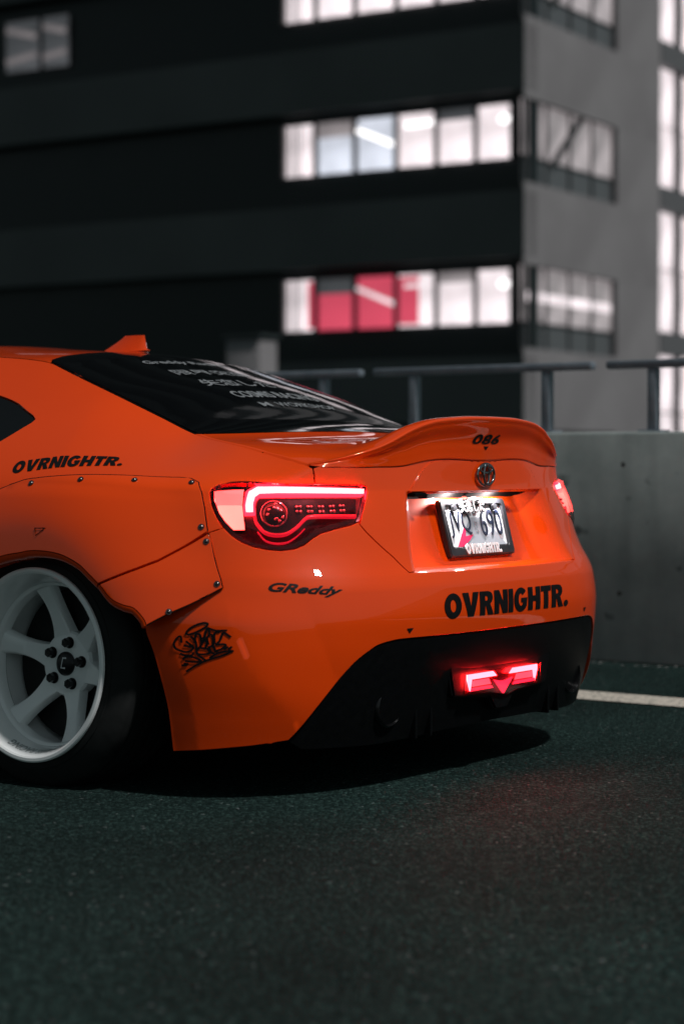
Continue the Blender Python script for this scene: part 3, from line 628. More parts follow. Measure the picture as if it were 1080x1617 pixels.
# --- rear quarter / side panels
arch_in=[]
for a in np.linspace(R(-35),R(215),26):   # inner cut-out under the overfender
    X=-.02-.40*math.cos(a); z=.30+.385*math.sin(a)
    if z<.104: continue
    us=np.linspace(.2,.7,900); zz=np.full_like(us,z); xs=lower(us,zz)[:,0]; u=np.interp(-X,-xs,us); arch_in.append((float(u),(z-ZB)/(ZS-ZB)))
archr=[p for p in arch_in]
side_poly=[(0.0,2.0)]+[(x,2.0) for x in np.linspace(.03,.60,20)]+TR+[TL[5],TL[4],TL[3],TL[2],TL[1],TL[0],TL[26],TL[25],TL[24],(.627,.849)]
lowrear=[p for p in archr if p[0]>.43 and p[1]>.45]; rest=[p for p in archr if p not in lowrear]
arc=sorted(archr,key=lambda p:0)  # ordered rear -> front
arc=[p for p in archr if not (p[0]>.42 and p[1]<.62)]
side_poly=side_poly+[(.60,.80)]+arc+[(.0,.0)]
qw=[(.05,1.62),(.14,1.735),(.24,1.73)]+G['QWIN']+[(.25,1.31),(.12,1.28),(.04,1.32)]
SD=panel_data(body,side_poly,[qw[::-1]],d=.022)
ql,qr=both('rear_quarter_panel',SD,PM)
WD=panel_data(body,qw,d=.03,gap=.0025,off=-.004,thick=.01,edge=.2)
both('side_window',WD,M['glass'])
# --- overfenders
frontarch=[]
A=G['ARCH']; 
for X,z in [(.15,.545),(.22,.50),(.28,.44),(.32,.36),(.34,.28),(.345,.18),(.345,.13)]:
    frontarch.append((.4*(1-X/1.6),(z-ZB)/(ZS-ZB)))
_af=smooth_poly(G['ARCH']+frontarch,4); _n=len(G['ARCH']); G['ARCH']=[tuple(map(float,p)) for p in _af[:(_n-1)*4+1]]; frontarch=[tuple(map(float,p)) for p in _af[(_n-1)*4+1:]]
front_top=[(.4*(1-.47/1.6),.05),(.4*(1-.47/1.6),.30),(.4*(1-.44/1.6),.50),(.4*(1-.38/1.6),.68),(.4*(1-.29/1.6),.82),(.4*(1-.20/1.6),.92)]
fl1=front_top+G['UPFL']+G['SEAM'][1:]+G['ARCH']+frontarch
fnorm=lambda u,v:nrm(flare,u,v)
F1=panel_data(flare,fl1,d=.016,thick=.022,norm=fnorm,edge=.9)
f1l,f1r=both('fender_flare',F1,PM)
fl2=[(a,b-.004) for a,b in G['SEAM'][::-1]]+[(G['FLR'][2][0]+.001,G['FLR'][2][1])]+[G['FLR'][1],G['FLR'][0]]+G['FLEDGE'][::-1][1:]+G['ARCH2'][::-1][1:]
F2=panel_data(flare,fl2,d=.013,thick=.022,norm=fnorm,edge=.9)
f2l,f2r=both('fender_flare',F2,PM)
def shadow_strip(S,pts,w_,off,name,pars):
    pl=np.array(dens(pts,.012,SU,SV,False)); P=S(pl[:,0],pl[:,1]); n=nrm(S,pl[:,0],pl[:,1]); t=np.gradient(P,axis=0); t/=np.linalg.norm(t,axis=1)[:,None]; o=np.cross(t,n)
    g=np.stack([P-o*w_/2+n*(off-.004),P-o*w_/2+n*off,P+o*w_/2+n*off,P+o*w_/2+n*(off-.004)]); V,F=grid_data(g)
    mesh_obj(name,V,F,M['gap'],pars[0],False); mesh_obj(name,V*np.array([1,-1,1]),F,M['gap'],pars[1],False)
shadow_strip(flare,front_top[1:]+G['UPFL'],.0024,-.0006,'edge_shadow_strip',(f1l,f1r)); shadow_strip(flare,G['FLR'][::-1],.0024,-.0006,'edge_shadow_strip',(f2l,f2r)); shadow_strip(flare,G['FLEDGE'],.0018,-.0006,'edge_shadow_strip',(f2l,f2r))  # thin dark strips added to draw the shadow line along the flare edges
# arch lip roll
def lip(par,pts,name='arch_lip'):
    uv=np.array(dens(pts,.012,SU,SV,False)); P=flare(uv[:,0],uv[:,1]); n=fnorm(uv[:,0],uv[:,1])
    t=np.gradient(P,axis=0); t/=np.linalg.norm(t,axis=1)[:,None]; inw=np.cross(t,n)
    c=np.array([WCX,0,WCZ]); dd=c-P; dd[:,1]=0; sg=np.sign((inw*dd).sum(1)); inw*=sg[:,None]
    rows=[]
    for k in range(7):
        a=k/6*math.pi*.5; rr=.016
        rows.append(P-n*(rr*(1-math.cos(a)))*1+inw*rr*math.sin(a))
    rows.append(rows[-1]-n*.03)
    Gd=np.stack(rows); V,F=grid_data(Gd)
    o1=mesh_obj(name,V,F,PM,par[0]); o2=mesh_obj(name,V*np.array([1,-1,1]),[f[::-1] for f in F],PM,par[1])
lip((f1l,f1r),G['ARCH']+frontarch); lip((f2l,f2r),G['ARCH2'])
bm=bmesh.new(); bmesh.ops.create_uvsphere(bm,u_segments=14,v_segments=8,radius=.0058)
for v in bm.verts: v.co.z*=.75
bmesh.ops.create_cone(bm,cap_ends=True,segments=18,radius1=.0080,radius2=.0072,depth=.003)
bolt0=None
bolts=[(u,v) for u,v in G['BOLTS']]+[(.4*(1-.12/1.6),.96),(.4*(1-.24/1.6),.845),(.4*(1-.36/1.6),.67),(.4*(1-.43/1.6),.47),(.4*(1-.445/1.6),.22)]
bm_b=bm
for i,(u,v) in enumerate(bolts):
    P=flare(np.array(u),np.array(v)); n=fnorm(np.array(u),np.array(v)); 
    for s,pr in ((1,(f2l if 5<=i<=7 else f1l)),(-1,(f2r if 5<=i<=7 else f1r))):
        if bolt0 is None: o=bm_obj('bolt',bm_b,M['bolt'],pr,smooth=True,angle=50); bolt0=o
        else: o=bolt0.copy(); COL.objects.link(o); o.parent=pr
        nn=Vector((n[0],n[1]*s,n[2])); o.location=(P[0]+n[0]*.001,(P[1]+n[1]*.001)*s,P[2]+n[2]*.001); o.rotation_euler=nn.to_track_quat('Z','Y').to_euler()
# --- rear bumper
dl=G['DIFFL']
bp=[G['FLR'][3]]+[TL[24],TL[23],TL[22],TL[21],TL[20],TL[19],TL[18],TL[17],TL[16],TL[15],TL[14],TL[13],TL[12]]+T2+[(.88,.688),(.94,.688),(1.,.688),(1.,.4375),(.93,.4378)]+dl+G['BOT'][1:]+G['ARCHB']+[(.566,.53),(.585,.575),(.60,.61),(.62,.66),(.622,.75),(.622,.84)]
B1=panel_data(bumper,bp,d=.011,gap=.0026,thick=.06,edge=.8)
bump=panel_obj('rear_bumper',join2(B1,mirror(B1)),PM,car)
# ledge on top of the bumper below the boot lid
us=np.concatenate([np.linspace(.829,1,30)]); o_=body(us,np.full_like(us,.687)); 
rows=[]
for k,(dx,dz) in enumerate([(.001,-.002),(.010,.0035),(.022,.006),(.075,.007)]): 
    q=o_.copy(); q[:,0]+=dx; q[:,2]+=dz; rows.append(q)
L_=np.stack(rows); Rm=L_[:,::-1]*np.array([1,-1,1]); LL=np.concatenate([L_,Rm[:,1:]],1); V,F=grid_data(LL,flip=True); mesh_obj('bumper_ledge',V,F,PM,bump)
# --- boot lid
tp=[(1.,.690)]+[(.95,.690),(.90,.689)]+G['TRS2T'][::-1]+[TL[11],TL[10],TL[9],TL[8],TL[7],TL[6],TR[5],TR[4],TR[3],(.70,1.9),(.705,1.998),(.75,1.998),(.82,1.998),(.9,1.998),(1.,1.998)]
T1=panel_data(trunk,tp[::-1],d=.0125,thick=.03,extra=[.985,.990,.995,1.0,1.005,1.01,1.02],edge=.5)
lid=panel_obj('trunk_lid',join2(T1,mirror(T1)),PM,car)
gp=G['GARN']+[(.95,1.95),(1.,1.955),(1.,.996)]
Gd=panel_data(body,[(a,b) for a,b in gp][::-1] if False else gp,d=.012,gap=.0015,off=.003,thick=.020,edge=.8)
gar=panel_obj('garnish',join2(Gd,mirror(Gd)),PM,lid)
# deck between rear window and spoiler
Ys=np.linspace(-.585,.585,61); ts=np.linspace(0,1,14); A_,B_=np.meshgrid(Ys,ts); dk=deck(A_,B_); sk=np.array([0,0,-.022]); dk=np.concatenate([dk[:,:1]+sk,dk,dk[:,-1:]+sk],1); V,F=grid_data(dk); mesh_obj('deck',V,F,PM,lid)
# --- spoiler
Ys=np.concatenate([np.linspace(-.585,-.25,44),np.linspace(-.24,.24,25),np.linspace(.25,.585,44)]); ts=np.concatenate([np.linspace(0,.5,16),np.linspace(.515,.7,20),np.linspace(.73,1,10)])
A_,B_=np.meshgrid(Ys,ts); gs=spoiler(A_,B_); rim=gs[:1].copy(); rim[...,0]+=.03; rim[...,2]+=.001
gs=np.concatenate([rim,gs],0); sk=np.array([0,0,-.022]); gs=np.concatenate([gs[:,:1]+sk,gs,gs[:,-1:]+sk],1)
V,F=grid_data(gs); sp=mesh_obj('spoiler',V,F,PM,car)
# seam shadow under spoiler is a real gap; dark inner shell behind all panels
ivp=[(.585,.02),(.62,.02),(.70,.06),(1.,.10),(1.,1.93),(.72,1.9),(.70,1.85),(.60,1.98),(.53,1.98),(.53,1.3),(.585,1.0)]
I1=panel_data(trunk,ivp[::-1] if False else ivp,d=.035,gap=0,thick=.001,off=-.024)
panel_obj('inner_shell',join2(I1,mirror(I1)),M['gap'],car)
ivq=[(.0,1.05),(.0,1.28),(.20,1.28),(.33,1.25),(.40,1.5),(.42,1.98),(.54,1.98),(.54,.98)]
I2=panel_data(body,ivq,d=.05,gap=0,thick=.001,off=-.02); both('inner_side',I2,M['gap'])
ST=panel_data(body,[(.545,1.88),(.72,1.80),(.70,2.0),(.545,2.0)],d=.02,gap=0,thick=.001,off=-.0045); both('seam_flange',ST,M['gap'])
# --- roof and rear window (param X, s)
def roofp(x,s): return roof(x,s)
def rnrm(x,s):
    e=3e-3; dx=roof(x+e,s)-roof(x-e,s); ds=roof(x,s+e)-roof(x,s-e); n=np.cross(dx,ds); n/=np.linalg.norm(n,axis=-1,keepdims=True); return np.where(n[...,2:3]<0,-n,n)
half=[(.335,.985),(.36,.93),(.385,.80),(.405,.55),(.415,.25),(.417,0.)]
top=half+[(x,-s) for x,s in half[::-1][1:]]
bot=[(-.24-.12*(1-s*s),s) for s in np.linspace(-.985,.985,25)]
side_l=[(x,.985) for x in np.linspace(-.2,.31,14)]
gpoly=top+[(x,-.985) for x in np.linspace(.31,-.2,14)]+bot+side_l
def rpanel(name,poly,mat,off,thick,d=.03,gap=.001,edge=.3):
    V,F=cdt(poly,[],d,1.,.52); P=roof(V[:,0],V[:,1]); n=rnrm(V[:,0],V[:,1])
    F=[f if np.dot(np.cross(P[f[1]]-P[f[0]],P[f[2]]-P[f[0]]),n[f[0]])>0 else f[::-1] for f in F]
    return mesh_obj(name,P+n*off,F,mat,car,True,n)
rw=rpanel('rear_window',gpoly,M['glass'],.0015,.01)
rfp=[(x+.003 if i else x,s) for i,(x,s) in enumerate(top)]
rfp=[(.335,1.)]+[(x+.004,s) for x,s in top]+[(.335,-1.)]+[(x,-1.) for x in np.linspace(.40,1.12,16)]+[(1.17,-.6),(1.19,0),(1.17,.6)]+[(x,1.) for x in np.linspace(1.12,.40,16)]
rf=rpanel('roof',rfp,PM,.0,.01)
wsp=[(1.12,.97),(1.175,.6),(1.195,0),(1.175,-.6),(1.12,-.97)]+[(1.3,-.97),(1.45,-.97),(1.58,-.97),(1.59,-.5),(1.595,0),(1.59,.5),(1.58,.97),(1.45,.97),(1.3,.97)]
rpanel('windscreen',wsp,M['glass'],.001,.01)
# painted strip outside the rear window (pillar edge)
for s in (1,-1):
    xs=np.linspace(-.24,.335,30); a=roof(xs,np.full(30,.983*s)); b=roof(xs,np.full(30,1.0*s)); a[:,2]-=.001; g=np.stack([b,a]); V,F=grid_data(g,flip=(s<0)); mesh_obj('window_trim',V,F,M['plastic'],rw)
# antenna fin
ax0=.30; secs=[]
for k,t in enumerate(np.linspace(0,1,9)):
    zt=t; L0=.205*(1-t)**1.08+.078*t; x_r=.285+.012*t; w_=.028*(1-t)**1.1+.0045; 
    ring=[]
    for j in range(16):
        a=2*math.pi*j/16; cx_=x_r+L0*.5; ring.append((cx_+L0*.5*math.copysign(abs(math.cos(a))**.8,math.cos(a)),w_*math.sin(a)*(1 if math.cos(a)<.2 else .75),.056*t-.006))
    secs.append(ring)
V=[p for r_ in secs for p in r_]; F=[]
for k in range(8):
    for j in range(16): F.append((k*16+j,k*16+(j+1)%16,(k+1)*16+(j+1)%16,(k+1)*16+j))
F.append(tuple(8*16+j for j in range(16)))
zr=float(roof(np.array(.43),np.array(0.))[2]); fin=mesh_obj('antenna_fin',V,F,PM,rf); fin.location=(.128,0,zr+.004); 
bm=bmesh.new(); bmesh.ops.create_uvsphere(bm,u_segments=24,v_segments=10,radius=1.)
for v in bm.verts: v.co=Vector((v.co.x*.108,v.co.y*.030,v.co.z*.008))
o=bm_obj('antenna_base',bm,PM,fin,smooth=True); o.location=(.385,0,-.004); o.rotation_euler=(0,R(5),0)
fin.data.set_sharp_from_angle(angle=R(50))
# --- front body (out of frame, plain)
secX=[1.55,1.75,2.0,2.3,2.57,2.85,3.1,3.25,3.36]; secW=[.868,.868,.872,.885,.89,.87,.80,.70,.55]; secZ=[.90,.875,.86,.845,.83,.80,.75,.70,.64]; secS=[.80,.79,.78,.775,.77,.74,.69,.64,.58]; secB=[.12,.12,.12,.12,.12,.12,.13,.16,.22]
ringN=21; g=[]
for X,wd,zc,zs,zb in zip(secX,secW,secZ,secS,secB):
    prof=crom(np.array([0,1,2,3,4,5,6.]),np.array([(-wd+.01,zb),(-wd,.45),(-wd+.02,zs-.06),(-wd*.86,zs),(-wd*.45,zc-.01),(-.2,zc),(0,zc+.005)]))(np.linspace(0,6,ringN))
    full=np.concatenate([prof,np.stack([-prof[::-1,0],prof[::-1,1]],1)[1:]]); g.append(np.stack([np.full(len(full),X),full[:,0],full[:,1]],1))
g=np.stack(g); V,F=grid_data(g,flip=True); 
nose=g[-1]; V=np.concatenate([V,[nose.mean(0)+np.array([.03,0,0])]]); b0=(len(secX)-1)*g.shape[1]
F+= [(b0+j,b0+j+1,len(V)-1) for j in range(g.shape[1]-1)]
# open the front wheel arches
F=[f for f in F if not any(abs(V[i][0]-2.57)<.30 and V[i][2]<.52 and abs(V[i][1])>.6 for i in f[:1])]
mesh_obj('front_body',V,F,PM,car)
# --- underbody and wheel wells
bm=bmesh.new(); add_box(bm,(1.2,0,.26),(3.5,1.0,.26)); add_box(bm,(-.50,0,.24),(.30,1.10,.20)); add_box(bm,(1.25,0,.16),(1.7,1.66,.06)); add_box(bm,(-.1,0,.5),(.9,.9,.5))
bm_obj('underbody',bm,M['gap'],car)
bm=bmesh.new(); add_box(bm,(1.25,0,.5),(1.55,1.60,.60))
bm_obj('cabin_floor',bm,M['gap'],car)
for s in (1,-1):
    pts=[]
    for a in np.linspace(R(-30),R(210),25): pts.append((-.02-.40*math.cos(a),.30+.37*math.sin(a)))
    gl=np.stack([np.array([(x,y*s,z) for x,z in pts]) for y in (.50,.66,.775)]); V,F=grid_data(gl); mesh_obj('wheel_liner',V,F,M['gap'],car)
    V=[(-.02,.50*s,.30)]+[(x,.50*s,z) for x,z in pts]; mesh_obj('wheel_well',V,[(0,i,i+1) for i in range(1,25)],M['gap'],car)
# --- diffuser
def diffs(u,v): return body(u,v)-nrm(body,u,v)*.004
dp=[(a,b-.006) for a,b in dl]; dpoly=[(1.,.432),(.93,.432)]+dp+[(.72,.035),(.80,.03),(.90,.045),(1.,.05)]
Dd=panel_data(diffs,dpoly[::1],d=.02,gap=.0,thick=.03,edge=.9)
dif=panel_obj('diffuser',join2(Dd,mirror(Dd)),M['plastic'],car)
def ypos(Y,z):
    us=np.linspace(.4,1,600); p=lower(us,np.full_like(us,z)); return float(np.interp(-Y,-p[:,1],p[:,0]))
bm=bmesh.new()   # raised centre housing round the fog lamp
prof=[(-.26,.33),(-.23,.215),(-.06,.200),(-.03,.165),(.03,.165),(.06,.200),(.23,.215),(.26,.33)]
f0=[bm.verts.new((-.822,y,z)) for y,z in prof]; f1=[bm.verts.new((-.72,y*1.08,z+.005)) for y,z in prof]
bm.faces.new(f0)
for i in range(8): bm.faces.new((f0[i],f1[i],f1[(i+1)%8],f0[(i+1)%8]))
bmesh.ops.recalc_face_normals(bm,faces=bm.faces[:]); bmesh.ops.bevel(bm,geom=[e for e in bm.edges],offset=.006,segments=2,affect='EDGES')
bm_obj('lamp_housing',bm,M['plastic'],dif,smooth=True,angle=40)
for s in (1,-1):
    for y in (.29,.35):
        bm=bmesh.new(); x=ypos(y,.2); add_box(bm,(x+.075,y*s,.165),(.14,.008,.085),bevel=.003); bm_obj('fin',bm,M['plastic'],dif)
    # exhaust tips
    prof=[(.046,0),(.050,-.004),(.052,.004),(.052,.16),(.046,.16)]; bm=bmesh.new(); rings=[]
    for r_,x in [(.045,.12),(.045,.002),(.0475,-.003),(.051,0),(.052,.006),(.052,.20)]:
        rings.append([bm.verts.new((x,r_*math.cos(2*math.pi*k/40),r_*math.sin(2*math.pi*k/40))) for k in range(40)])
    for a,b in zip(rings,rings[1:]):
        for k in range(40): bm.faces.new((a[k],a[(k+1)%40],b[(k+1)%40],b[k]))
    bm.faces.new(rings[0])
    o=bm_obj('exhaust_tip',bm,simple('exhaust_black',(.012,.012,.013),.22,metal=.5) if s>0 else bpy.data.materials['exhaust_black'],dif,smooth=True,angle=40); o.location=(-.775,.447*s,.212)
# fog lamp: frame, two glowing bars and a bright V
fx=-.824
def flat(name,pts,x,mat,par,th=.006):
    bm=bmesh.new(); a=[bm.verts.new((x,y,z)) for y,z in pts]; b=[bm.verts.new((x+th,y,z)) for y,z in pts]; bm.faces.new(a)
    for i in range(len(pts)): bm.faces.new((a[i],b[i],b[(i+1)%len(pts)],a[(i+1)%len(pts)]))
    bmesh.ops.recalc_face_normals(bm,faces=bm.faces[:]); return bm_obj(name,bm,mat,par)
fog=flat('fog_light',[(-.178,.272),(.178,.272),(.182,.220),(.06,.216),(0,.204),(-.06,.216),(-.182,.220)],fx+.001,M['tl_house'],dif)
for s in (1,-1):
    flat('glow_bar',[(s*.173,.269),(s*.05,.269),(s*.032,.256),(s*.173,.256)],fx-.003,M['fog'],fog)
    flat('glow_side',[(s*.173,.2555),(s*.153,.2555),(s*.160,.2265),(s*.160,.2265)],fx-.003,M['fog'],fog)
    flat('glow_lower',[(s*.160,.2335),(s*.06,.2335),(s*.05,.226),(s*.160,.226)],fx-.003,M['fogred'],fog)
    flat('glow_grid',[(s*.150,.252),(s*.07,.252),(s*.06,.237),(s*.150,.237)],fx-.002,simple('fog_dim_glow',(.3,.02,.05),.3,emit=(1,.04,.06),es=5) if s>0 else bpy.data.materials['fog_dim_glow'],fog)
flat('glow_vee',[(-.045,.246),(-.012,.240),(.012,.240),(.045,.246),(0,.207)],fx-.0045,M['fogred'],fog)
flat('fog_lens',[(-.180,.274),(.180,.274),(.184,.218),(.06,.214),(0,.202),(-.06,.214),(-.184,.218)],fx-.008,lensmat('fog_lens_red',(1,.55,.6)),fog,.002)
# --- tail lights
def tlbulge(off):
    c=np.array(TL).mean(0)
    def S(u,v):
        P=body(u,v); n=nrm(body,u,v); return P+n*off
    return S
tlc=np.array(TL)
def shrink(poly,k): c=np.array(poly).mean(0); return [tuple(c+(np.array(p)-c)*k) for p in poly]
def lensS(u,v):
    P=body(u,v); n=nrm(body,u,v); q=np.stack([u.ravel()*SU,v.ravel()*SV],1); bd=np.array(dens(TL,.01,SU,SV))*[SU,SV]
    dm=np.sqrt(((q[:,None]-bd[None])**2).sum(-1).min(1)).reshape(u.shape); return P+n*(.002+.014*sstep(0,.045,dm))[...,None]
HO=panel_data(body,TL,d=.02,gap=.002,thick=.001,off=-.022)
LE=panel_data(lensS,TL,d=.009,gap=.002,thick=.025,norm=lambda u,v:nrm(lensS,u,v,4e-3),edge=.5)
def inner(poly,off,thick,d=.012,gap=0): return panel_data(body,poly,d=d,gap=gap,thick=thick,off=off,edge=.5)
BA=inner(G['BAR'],.001,.018); RE=inner(G['REF'],.002,.018); RU=inner(G['REFU'],.0045,.004); RL=inner(G['REFL'],.0045,.004); DK=inner(G['DARKIN'],-.012,.008)
rg=smooth_poly(G['RING'],4); wv=.011
def ribbon(pl,w_,off):
    pl=np.array(pl); t=np.gradient(pl*[SU,SV],axis=0); t/=np.linalg.norm(t,axis=1)[:,None]; nn=np.stack([-t[:,1]/SU,t[:,0]/SV],1)
    a=pl-nn*w_/2; b=pl+nn*w_/2; rows=[]
    for q,o in ((a,off-.01),(a,off),(b,off),(b,off-.01)):
        P=body(q[:,0],q[:,1]); n=nrm(body,q[:,0],q[:,1]); rows.append(P+n*o)
    return grid_data(np.stack(rows),flip=True)
CO=inner(G['CORE'],.0045,.006)
RV,RF=ribbon(rg,.0075,-.003)
rg2=smooth_poly([(a,b-.030) for a,b in G['RING'][1:7]],4); RV2,RF2=ribbon(rg2,.003,-.006)
def dome(c,r,off,flatn=.5,seg=20):
    V=[];F=[];P=body(np.array(c[0]),np.array(c[1])); n=nrm(body,np.array(c[0]),np.array(c[1])); up=np.array([0,0,1.]); t=np.cross(up,n); t/=np.linalg.norm(t); b=np.cross(n,t)
    rings=6
    for i in range(rings+1):
        a=i/rings*math.pi/2
        for k in range(seg):
            th=2*math.pi*k/seg; V.append(P+n*off+(t*math.cos(th)+b*math.sin(th))*r*math.cos(a)+n*r*flatn*math.sin(a))
    for i in range(rings):
        for k in range(seg): F.append((i*seg+k,i*seg+(k+1)%seg,(i+1)*seg+(k+1)%seg,(i+1)*seg+k))
    return np.array(V),F
def ringmesh(c,r,rt,off,seg=28,m=8):
    P=body(np.array(c[0]),np.array(c[1])); n=nrm(body,np.array(c[0]),np.array(c[1])); up=np.array([0,0,1.]); t=np.cross(up,n); t/=np.linalg.norm(t); b=np.cross(n,t); V=[];F=[]
    for k in range(seg):
        th=2*math.pi*k/seg; rd=t*math.cos(th)+b*math.sin(th)
        for j in range(m):
            a=2*math.pi*j/m; V.append(P+n*off+rd*(r+rt*math.cos(a))+n*rt*math.sin(a))
    for k in range(seg):
        for j in range(m): F.append((k*m+j,((k+1)%seg)*m+j,((k+1)%seg)*m+(j+1)%m,k*m+(j+1)%m))
    return np.array(V),F
pc=(G['PROJ'][0][0]+.0005,G['PROJ'][0][1]-.002); 
for s in (1,-1):
    k=np.array([1,s,1]); fl=(lambda F:F) if s>0 else (lambda F:[f[::-1] for f in F])
    mm=(lambda d:d) if s>0 else mirror
    tl=panel_obj('tail_light',mm(HO),M['tl_house'],car)
    panel_obj('light_bar',mm(BA),M['tl_bar'],tl); panel_obj('light_core',mm(CO),M['tl_core'],tl); panel_obj('reflector',mm(RE),M['tl_house'],tl); panel_obj('reflector_glow',mm(RU),M['tl_refu'],tl); panel_obj('reflector_glow',mm(RL),M['tl_ref'],tl); panel_obj('bezel',mm(DK),M['tl_dark'],tl)
    mesh_obj('light_ring',RV*k,fl(RF),M['tl_ring'],tl); mesh_obj('trim_line',RV2*k,fl(RF2),M['tl_ring'],tl)
    V,F=dome(pc,.030,-.011,.35,28); mesh_obj('projector',V*k,fl(F),M['tl_dark'],tl)
    V,F=ringmesh(pc,.0315,.0022,-.009); mesh_obj('projector_ring',V*k,fl(F),M['led'],tl)
    rnd=random.Random(4)
    for q in range(10):
        a=rnd.uniform(0,6.28); rr=rnd.uniform(.2,.9)**.5*.024; c=(pc[0]+math.cos(a)*rr/2.2,pc[1]+math.sin(a)*rr/.64); V,F=dome(c,.0042,-.004,.8,8); mesh_obj('led_lens',V*k,fl(F),M['led'],tl)
    for c in G['LEDS']:
        V,F=dome(c,.0125,-.011,-.5,16); mesh_obj('led_cup',V*k,fl([f[::-1] for f in F]),M['led'],tl)
        for (da,db) in ((-.0018,.009),(.0018,.009),(-.0018,-.009),(.0018,-.009)):
            V,F=dome((c[0]+da,c[1]+db),.0036,-.008,.7,8); mesh_obj('led_chip',V*k,fl(F),M['led'],tl)
    panel_obj('lens',mm(LE),M['lens'],tl)
# --- emblem
def torus_ellipse(rx,ry,rt,c=(0,0),seg=48,m=8):
    V=[];F=[]
    for k in range(seg):
        th=2*math.pi*k/seg; p=np.array([c[0]+rx*math.cos(th),c[1]+ry*math.sin(th)]); nn=np.array([math.cos(th)/rx,math.sin(th)/ry]); nn/=np.linalg.norm(nn)
        for j in range(m):
            a=2*math.pi*j/m; q=p+nn*rt*math.cos(a); V.append((-rt*.8*math.sin(a),-q[0],q[1]))
    for k in range(seg):
        for j in range(m): F.append((k*m+j,((k+1)%seg)*m+j,((k+1)%seg)*m+(j+1)%m,k*m+(j+1)%m))
    return V,F
_vv=np.linspace(1,2,200); _bb=body(np.ones(200),_vv); ex=float(np.interp(.779,_bb[:,2],_bb[:,0]))-.009
V,F=torus_ellipse(.041,.0285,.0042); em=mesh_obj('emblem',V,F,M['chrome'],lid,loc=(ex,0,.779))
V,F=torus_ellipse(.0295,.0095,.0036,(0,.0145)); mesh_obj('emblem_bar',V,F,M['chrome'],em,loc=(-.001,0,0))
V,F=torus_ellipse(.0125,.0265,.0038,(0,0)); mesh_obj('emblem_loop',V,F,M['chrome'],em,loc=(-.002,0,0))
# --- licence plate
pl=empty('license_plate',(-.743,0,.640),car); pl.rotation_euler=(0,R(15.0),0)
def pbox(name,y0,y1,z0,z1,x,mat,th=.004,bev=0):
    return box_obj(name,(x,(y0+y1)/2,(z0+z1)/2),(th,y1-y0,z1-z0),mat,pl,bevel=bev)
pbox('plate',-.150,.150,-.070,.070,.004,M['plate'],.003)
W2,H2=.1575,.0765
def frame():
    bm=bmesh.new(); o=[(-W2,-H2),(W2,-H2),(W2,H2),(-W2,H2)]; i_=[(-.137,-.050),(.137,-.050),(.137,.060),(-.137,.060)]
    fo=[bm.verts.new((-.006,y,z)) for y,z in o]; fi=[bm.verts.new((-.006,y,z)) for y,z in i_]; bo=[bm.verts.new((.010,y,z)) for y,z in o]; bi=[bm.verts.new((.002,y,z)) for y,z in i_]
    for k in range(4):
        j=(k+1)%4; bm.faces.new((fo[k],fo[j],fi[j],fi[k])); bm.faces.new((fo[j],fo[k],bo[k],bo[j])); bm.faces.new((fi[k],fi[j],bi[j],bi[k]))
    bmesh.ops.recalc_face_normals(bm,faces=bm.faces[:]); bmesh.ops.bevel(bm,geom=[e for e in bm.edges if not e.is_boundary],offset=.003,segments=3,affect='EDGES')
    return bm_obj('plate_frame',bm,M['plate_frame'],pl,smooth=True,angle=35)
frame()
def ptext(name,txt,yc,zc,wd,ht,mat,x,offset=0.,spacing=1.,th=.002,shear=0):
    T=txt if isinstance(txt,tuple) else text_mesh(txt,offset=offset,spacing=spacing,shear=shear,cuts=2)
    if T is None: return
    V,F,_=T; P=[(x,yc-(s-.5)*wd,zc+(t-.5)*ht) for s,t in V]; n=len(P); V2=P+[(x+th,p[1],p[2]) for p in P]
    cnt={(f[i],f[(i+1)%3]) for f in F for i in range(3)}; F2=list(F)+[(b,a,a+n,b+n) for a,b in cnt if (b,a) not in cnt]
    return mesh_obj(name,V2,F2,mat,pl,False)
def pflat(name,pts,mat,x):
    return mesh_obj(name,[(x,-a,b) for a,b in pts],[tuple(range(len(pts)))],mat,pl,False)
pflat('printed_panel',[(-.095,-.052),(.03,-.052),(.060,.028),(-.02,.028),(-.06,-.01)],M['plate_grey'],.0018)
pflat('printed_panel',[(.03,-.052),(.136,-.052),(.085,-.005),(.05,-.02)],M['plate_grey'],.0016)
pflat('red_print',[(-.108,-.050),(-.062,.000),(-.052,.000),(-.060,-.022),(-.020,-.018),(-.045,-.034),(-.080,-.050)],M['plate_red'],.0010)
ptext('plate_letters','JVQ',.073,.010,.100,.070,M['plate_ink'],-.0005,offset=-.004,spacing=1.05,th=.003)
ptext('plate_digits','690',-.077,.012,.104,.070,M['plate_ink'],-.0005,offset=-.004,spacing=1.05,th=.003)
ptext('plate_mark','\u5019',-.001,.002,.020,.030,M['plate_grey'],.0005,offset=0.0,th=.001)
ptext('lettering_outline','\u5931\u604b\u3057\u305f',0.012,.0575,.126,.044,M['plate_frame'],-.0082,offset=.06,spacing=1.0,th=.002)
ptext('frame_lettering','\u5931\u604b\u3057\u305f',0.012,.058,.118,.037,M['white_vinyl'],-.0095,offset=.012,spacing=1.0,th=.003)
ptext('frame_lettering',heavy_text('OVRNIGHTR.',sp=.03),.0,-.058,.172,.028,M['white_vinyl'],-.0095,th=.003)
for y in (.098,-.098):
    bm=bmesh.new(); add_cyl(bm,(-.0105,y,.053),(.002,y,.053),.009,18); bm_obj('plate_screw',bm,M['plate_frame'],pl,smooth=True,angle=40)
